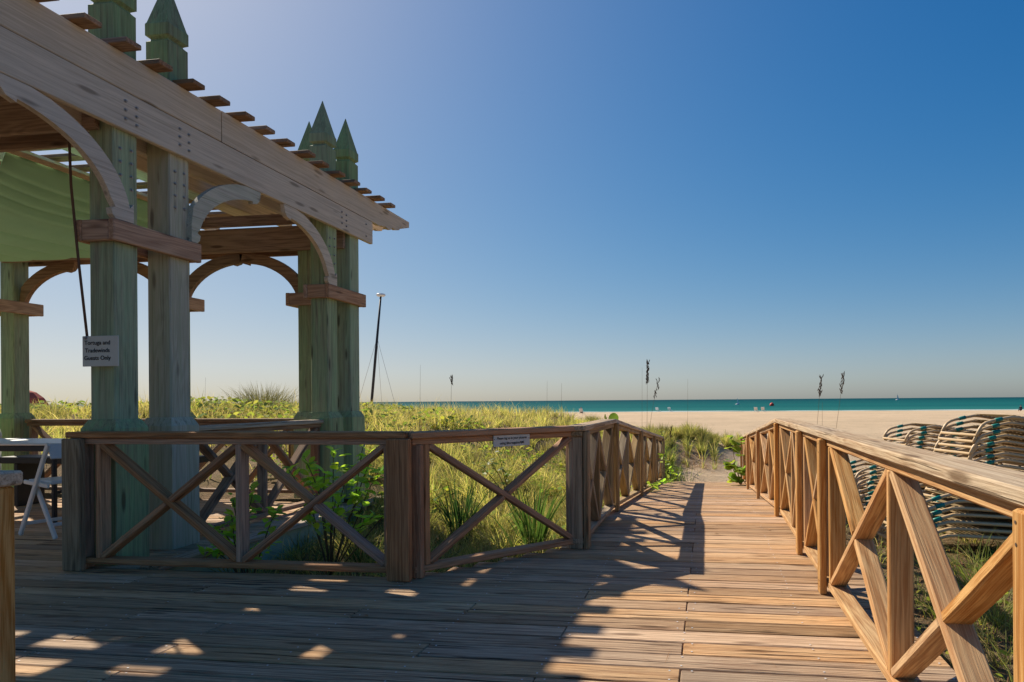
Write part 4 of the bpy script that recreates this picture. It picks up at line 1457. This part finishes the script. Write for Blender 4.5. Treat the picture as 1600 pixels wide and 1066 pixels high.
shrub('creeping_vine', 'leafy vine creeping over the left edge of the ramp', b4,
      [([(-1.0, 10.4, -.30), (-0.88, 10.7, -.22), (-0.84, 11.2, -.28), (-0.75, 11.6, -.33), (-0.68, 12.2, -.40)], .006), ([(-1.0, 12.0, -.4), (-0.9, 12.1, -.1), (-0.85, 12.3, .08), (-0.8, 12.5, -.1), (-0.62, 12.8, -.4)], .006),
       ([(-1.0, 12.8, -.4), (-0.85, 12.9, -.2), (-0.72, 13.1, -.30), (-0.62, 13.4, -.45)], .006), ([(-1.0, 9.6, -.2), (-0.88, 9.8, -.12), (-0.84, 10.2, -.22), (-0.8, 10.6, -.28)], .005)], 90, 0.105, ME_LEAF, 'vine')
b5 = (-2.3, 7.4, -0.2)
shrub('leafy_shrub', 'low olive-leaved shrub seen under the angled rail', b5,
      stems_for((-2.3, 7.6, -0.1), [(-2.6, 7.5, .42), (-2.4, 7.4, .50), (-2.1, 7.5, .42), (-1.9, 7.6, .35), (-2.2, 7.2, .30), (-2.75, 7.6, .35)]), 80, 0.07, ME_OLIVE)


for lab_, bx_, by_2, hh_ in (('leafy olive green bush at the left foot of the ramp', -0.98, 14.25, 0.62), ('taller olive green bush behind the last left rail post', -1.2, 15.0, 0.95)):
    bz_ = float(H(bx_, by_2)) - .03
    tops_ = [(bx_ + random.gauss(0, .22), by_2 + random.gauss(0, .2), bz_ + hh_ * random.uniform(.45, 1.0)) for _ in range(16)]
    t_ = shrub('green_bush', lab_, (bx_, by_2, bz_), stems_for((bx_, by_2, bz_), tops_, .006), 190, 0.085, ME_OLIVE)
    n_ = 260
    pos_ = np.stack([rng.normal(bx_, .22, n_), rng.normal(by_2, .22, n_), np.full(n_, bz_)], 1)
    c_ = np.array([[0.20, 0.26, 0.06]]) * rng.uniform(0.5, 1.4, (n_, 1))
    V, Q, Tr, T = blades(pos_, rng.uniform(0.5, 1.0, n_) * hh_, rng.uniform(0, 6.28, n_), rng.uniform(.1, .8, n_), rng.uniform(.010, .018, n_), c_, c_ * 1.2, 4)
    link('blades', blade_mesh('blades', V, Q, Tr, T), M['grass'], t_)


def sea_oat(label, base, top, heads, bend=0.05, r=0.004):
    t = thing('sea_oat', label, 'sea oat', base, 'sea oat stalks in front of the beach')
    b, tp = Vector(base), Vector(top)
    pts = [b.lerp(tp, i / 6) + Vector((bend * math.sin(math.pi * i / 6 * 0.9), 0, 0)) for i in range(7)]
    link('stalk', mesh('stalk', *tube_geo(pts, [r * (1 - .5 * i / 6) for i in range(7)], 5), True), M['stem'], t)
    if heads:
        geos = []
        for q in range(heads * 2):
            f = 0.83 + 0.18 * q / (heads * 2)
            p = b.lerp(tp, f) + Vector((bend * math.sin(math.pi * min(f, 1) * .9) + random.gauss(0, .014), random.gauss(0, .014), 0))
            g_ = lathe([(0.001, -.032), (0.006, -.012), (0.007, .010), (0.001, .034)], 5)
            geos.append(xf(g_, Matrix.Translation(p) @ Matrix.Rotation(random.uniform(-.5, .5), 4, 'Y') @ Matrix.Rotation(random.uniform(-.4, .4), 4, 'X') @ Matrix.Scale(random.uniform(.8, 1.4), 4)))
        link('seed_head', mesh('seed_head', *merge(*geos), True), M['seed'], t)
    return t


def hz(x, y_): return float(H(x, y_)) - .03


sea_oat('tallest sea oat with dark seed head behind the left rail', (-1.20, 13.0, hz(-1.2, 13)), (-1.165, 13.0, 1.86), 22, 0.0)
sea_oat('drooping sea oat with spaced dark seeds beside the tallest stalk', (-1.19, 13.2, hz(-1.2, 13.2)), (-0.93, 13.2, 1.52), 9, -0.10)
sea_oat('thin bare stalk just left of the tallest sea oat', (-1.32, 13.3, hz(-1.3, 13.3)), (-1.30, 13.3, 1.75), 0, 0.0, .003)
sea_oat('short seed stalk by the last left rail post', (-0.86, 14.2, hz(-.9, 14.2)), (-0.78, 14.2, 0.52), 8, 0.0)
sea_oat('sea oat with ragged head behind the right railing', (1.94, 13.0, hz(1.9, 13)), (2.12, 13.0, 1.52), 16, 0.0)
sea_oat('slimmer leaning sea oat right of the ragged one', (2.2, 13.0, hz(2.2, 13)), (2.52, 13.0, 1.58), 14, 0.02)
sea_oat('short bare stalk between the two right sea oats', (2.12, 13.0, hz(2.1, 13)), (2.14, 13.0, 1.03), 0, 0.0)
sea_oat('dark seed stalk standing on the dune right of the mast', (-5.05, 12.6, hz(-5, 12.6)), (-5.02, 12.6, 1.60), 9, 0.0)
sea_oat('thin tall bare stalk on the dune nearest the mast', (-5.60, 12.4, hz(-5.6, 12.4)), (-5.58, 12.4, 1.82), 0, 0.0, .003)
sea_oat('faint bare stalk on the dune above the small sign', (-3.2, 13.0, hz(-3.2, 13)), (-3.18, 13.0, 1.5), 0, 0.0, .003)
sea_oat('faint bare stalk above the right end of the angled rail', (-2.95, 13.2, hz(-2.9, 13.2)), (-2.93, 13.2, 1.45), 0, 0.0, .003)
sea_oat('bare stalk on the beach in front of the two white chairs', (-0.45, 14.6, hz(-.45, 14.6)), (-0.43, 14.6, 1.55), 0, 0.0, .003)
for (x_, y_, zt) in ((-8.9, 13.5, 1.75), (-11.6, 14, 1.7)):
    sea_oat('bare stalk on the dune left of the far pergola posts' if x_ > -10 else 'bare stalk beside the feathery dune bush', (x_, y_, hz(x_, y_)), (x_ + .03, y_, zt), 0, 0.0, .003)

# ------------------------------------------------------------------ things on the beach
bt = thing('catamaran', 'beached catamaran whose tall black mast rises behind the dune', 'catamaran', (-21.4, 40, float(H(-21.4, 40))))
zb_ = float(H(-21.4, 40))
link('mast', mesh('mast', *tube_geo([(-21.47, 40, zb_ + .5), (-21.0, 40, 4.2), (-20.63, 40, 7.85)], [0.09, 0.085, 0.06], 8), True), M['black'], bt)
link('mast_float', mesh('mast_float', *lathe([(0.03, -.10), (0.22, -.08), (0.30, 0), (0.24, .08), (0.05, .11)], 14), True), M['white_paint'], bt, Matrix.Translation((-20.62, 40, 7.92)))
for (p0, p1) in (((-20.9, 40, 5.2), (-22.9, 40.3, zb_ + .5)), ((-20.9, 40, 5.2), (-19.4, 40.2, zb_ + .5)), ((-20.9, 40, 5.2), (-21.8, 42.5, zb_ + .5))):
    link('stay', mesh('stay', *tube_geo([p0, p1], 0.009, 4)), M['steel'], bt)
for dx in (-1.1, 1.1):
    hull = [(-2.5, .02), (-2.2, .12), (-1, .2), (0.8, .2), (2, .12), (2.55, .02)]
    geo_ = tube_geo([(-21.4 + dx, 40 + a, zb_ + .25 + (.08 if abs(a) > 2.3 else 0)) for a, _ in hull], [b for _, b in hull], 8)
    link('hull', mesh('hull', *geo_, True), M['white_paint'], bt)
board('trampoline', (-22.4, 40, zb_ + .5), (-20.4, 40, zb_ + .5), 1.9, .03, (0, 1, 0), M['black'], bt)
board('cross_bar', (-22.5, 40.9, zb_ + .47), (-20.3, 40.9, zb_ + .47), .09, .07, (0, 1, 0), M['steel'], bt)
board('cross_bar', (-22.5, 39.1, zb_ + .47), (-20.3, 39.1, zb_ + .47), .09, .07, (0, 1, 0), M['steel'], bt)

UX, UY = (40 - 958) / 1040 * 33 * math.cos(TH) - 33 * math.sin(TH), (40 - 958) / 1040 * 33 * math.sin(TH) + 33 * math.cos(TH)
um = thing('beach_umbrella', 'reddish brown beach umbrella behind the dune at far left', 'umbrella', (UX, UY, float(H(UX, UY))))
zu = float(H(UX, UY))
link('canopy', mesh('canopy', *lathe([(0.98, 1.12), (0.96, 1.2), (0.72, 1.62), (0.42, 1.90), (0.05, 2.05)], 10)), M['red'], um, Matrix.Translation((UX, UY, -0.2)))
link('pole', mesh('pole', *tube_geo([(UX, UY, zu), (UX, UY, 1.9)], 0.03, 6)), M['white_paint'], um)


def beach_chair(label, x, y_, rz_, group='white lounge chairs near the waterline'):
    z = float(H(x, y_))
    t = thing('beach_lounge_chair', label, 'beach chair', (x, y_, z), group)
    mw = Matrix.Translation((x, y_, z)) @ Matrix.Rotation(rz_, 4, 'Z')

    def bb(n, p0, p1, w, th, sd):
        m, L = basis(p0, p1, sd)
        link(n, mesh(n, *cbox(L, w, th, .01)), M['white_paint'], t, mw @ m)
    bb('seat', (0, -.1, .38), (0, 1.2, .34), .7, .05, (1, 0, 0))
    bb('backrest', (0, -.1, .38), (0, -.62, 1.02), .7, .05, (1, 0, 0))
    for sx in (-.33, .33):
        bb('leg', (sx, 0, .38), (sx, -.1, 0), .05, .05, (1, 0, 0))
        bb('leg', (sx, 1.0, .36), (sx, 1.1, 0), .05, .05, (1, 0, 0))
        bb('armrest', (sx, -.3, .62), (sx, .3, .58), .07, .04, (1, 0, 0))
    return t


def beach_xy(px, depth):
    xc = (px - 958) / 1040 * depth
    return xc * math.cos(TH) - depth * math.sin(TH), xc * math.sin(TH) + depth * math.cos(TH)


for lab, px, dp in (('left of the two small white chairs beyond the left rail', 1027, 152), ('right of the two small white chairs beyond the left rail', 1046, 153),
                    ('left white lounge chair of the pair above the right railing', 1181, 140), ('right white lounge chair of the pair above the right railing', 1192, 142),
                    ('lone pale chair on the beach above the dune grass', 738, 140)):
    x_, y_ = beach_xy(px, dp)
    beach_chair(lab, x_, y_, -0.2)


def person(label, px, dp, shirt, hat):
    x_, y_ = beach_xy(px, dp)
    z = float(H(x_, y_))
    t = thing('person', label, 'person', (x_, y_, z))
    mw = Matrix.Translation((x_, y_, z))
    # seated figure seen from behind, facing the water
    me = bpy.data.meshes.new('body')
    J = [(0, 0, .32), (0, .02, .55), (0, .02, .80), (0, .03, .92), (0, .04, 1.02), (0, .05, 1.12),
         (.2, .02, .82), (.28, .12, .56), (.18, .34, .48), (-.2, .02, .82), (-.28, .12, .56), (-.18, .34, .48),
         (.12, .05, .30), (.15, .46, .42), (.14, .62, .05), (-.12, .05, .30), (-.15, .46, .42), (-.14, .62, .05)]
    rad = [.17, .17, .18, .07, .10, .09, .07, .05, .04, .07, .05, .04, .11, .085, .05, .11, .085, .05]
    E_ = [(0, 1), (1, 2), (2, 3), (3, 4), (4, 5), (2, 6), (6, 7), (7, 8), (2, 9), (9, 10), (10, 11), (0, 12), (12, 13), (13, 14), (0, 15), (15, 16), (16, 17)]
    me.from_pydata(J, E_, [])
    me.update()
    tmp = bpy.data.objects.new('tmp_body', me)
    col.objects.link(tmp)
    tmp.modifiers.new('skin', 'SKIN')
    for i, v in enumerate(me.skin_vertices[0].data):
        v.radius = (rad[i], rad[i])
    me.skin_vertices[0].data[0].use_root = True
    tmp.modifiers.new('sub', 'SUBSURF').levels = 1
    dg = bpy.context.evaluated_depsgraph_get()
    me2 = bpy.data.meshes.new_from_object(tmp.evaluated_get(dg))
    bpy.data.objects.remove(tmp)
    me2.materials.clear()
    me2.materials.append(M['skin'])
    me2.materials.append(M[shirt])
    me2.materials.append(M['dark_cloth'])
    for p in me2.polygons:
        c = p.center
        p.material_index = 1 if .46 < c.z < .92 and c.y < .25 and abs(c.x) < .33 else (2 if c.z < .46 and c.y < .5 else 0)
    link('body', me2, None, t, mw)
    link('hat', mesh('hat', *lathe([(0.19, 1.13), (0.185, 1.15), (0.125, 1.16), (0.115, 1.22), (0.05, 1.26)], 12), True), M[hat], t, mw @ Matrix.Translation((0, .05, 0)))
    return x_, y_, z


x_, y_, z_ = person('person in a pink shirt and red hat sitting facing the sea', 908, 128, 'pink', 'red')
beach_chair('pale low chair under the person in pink on the beach', x_, y_ + .1, 0.0, None)
x_, y_, z_ = person('person in dark clothes sitting at the far right of the beach', 1595, 120, 'dark_cloth', 'dark_cloth')
bx, by = beach_xy(1206, 260)
by_ = link('buoy', mesh('buoy', *lathe([(0.1, -.9), (.7, -.5), (.9, 0), (.7, .5), (.1, .9)], 12), True), M['red_ball'], None, Matrix.Translation((bx, by, -1.2)))
tag(by_, 'red round buoy floating near the white lounge chairs', 'buoy')
for lab, px, dp, hh in (('small white sailboat near the shore above the ramp', 1152, 330, 3.2), ('tiny white sailboat far out on the right horizon', 1402, 900, 8.0)):
    x_, y_ = beach_xy(px, dp)
    t = thing('sailboat', lab, 'sailboat', (x_, y_, -1.62))
    link('hull', mesh('hull', *tube_geo([(x_ - hh * .3, y_, -1.4), (x_, y_, -1.45), (x_ + hh * .35, y_, -1.3)], [.1 * hh * .3, .14 * hh, .02 * hh], 8), True), M['white_paint'], t)
    V, F = prism([(0, .3), (hh * .32, .3), (0.02, hh)], .02)
    link('sail', mesh('sail', V, F), M['white_paint'], t, Matrix.Translation((x_, y_, -1.5)))
    link('mast', mesh('mast', *tube_geo([(x_ - .03, y_, -1.5), (x_ - .03, y_, hh - 1.4)], .04, 5)), M['white_paint'], t)
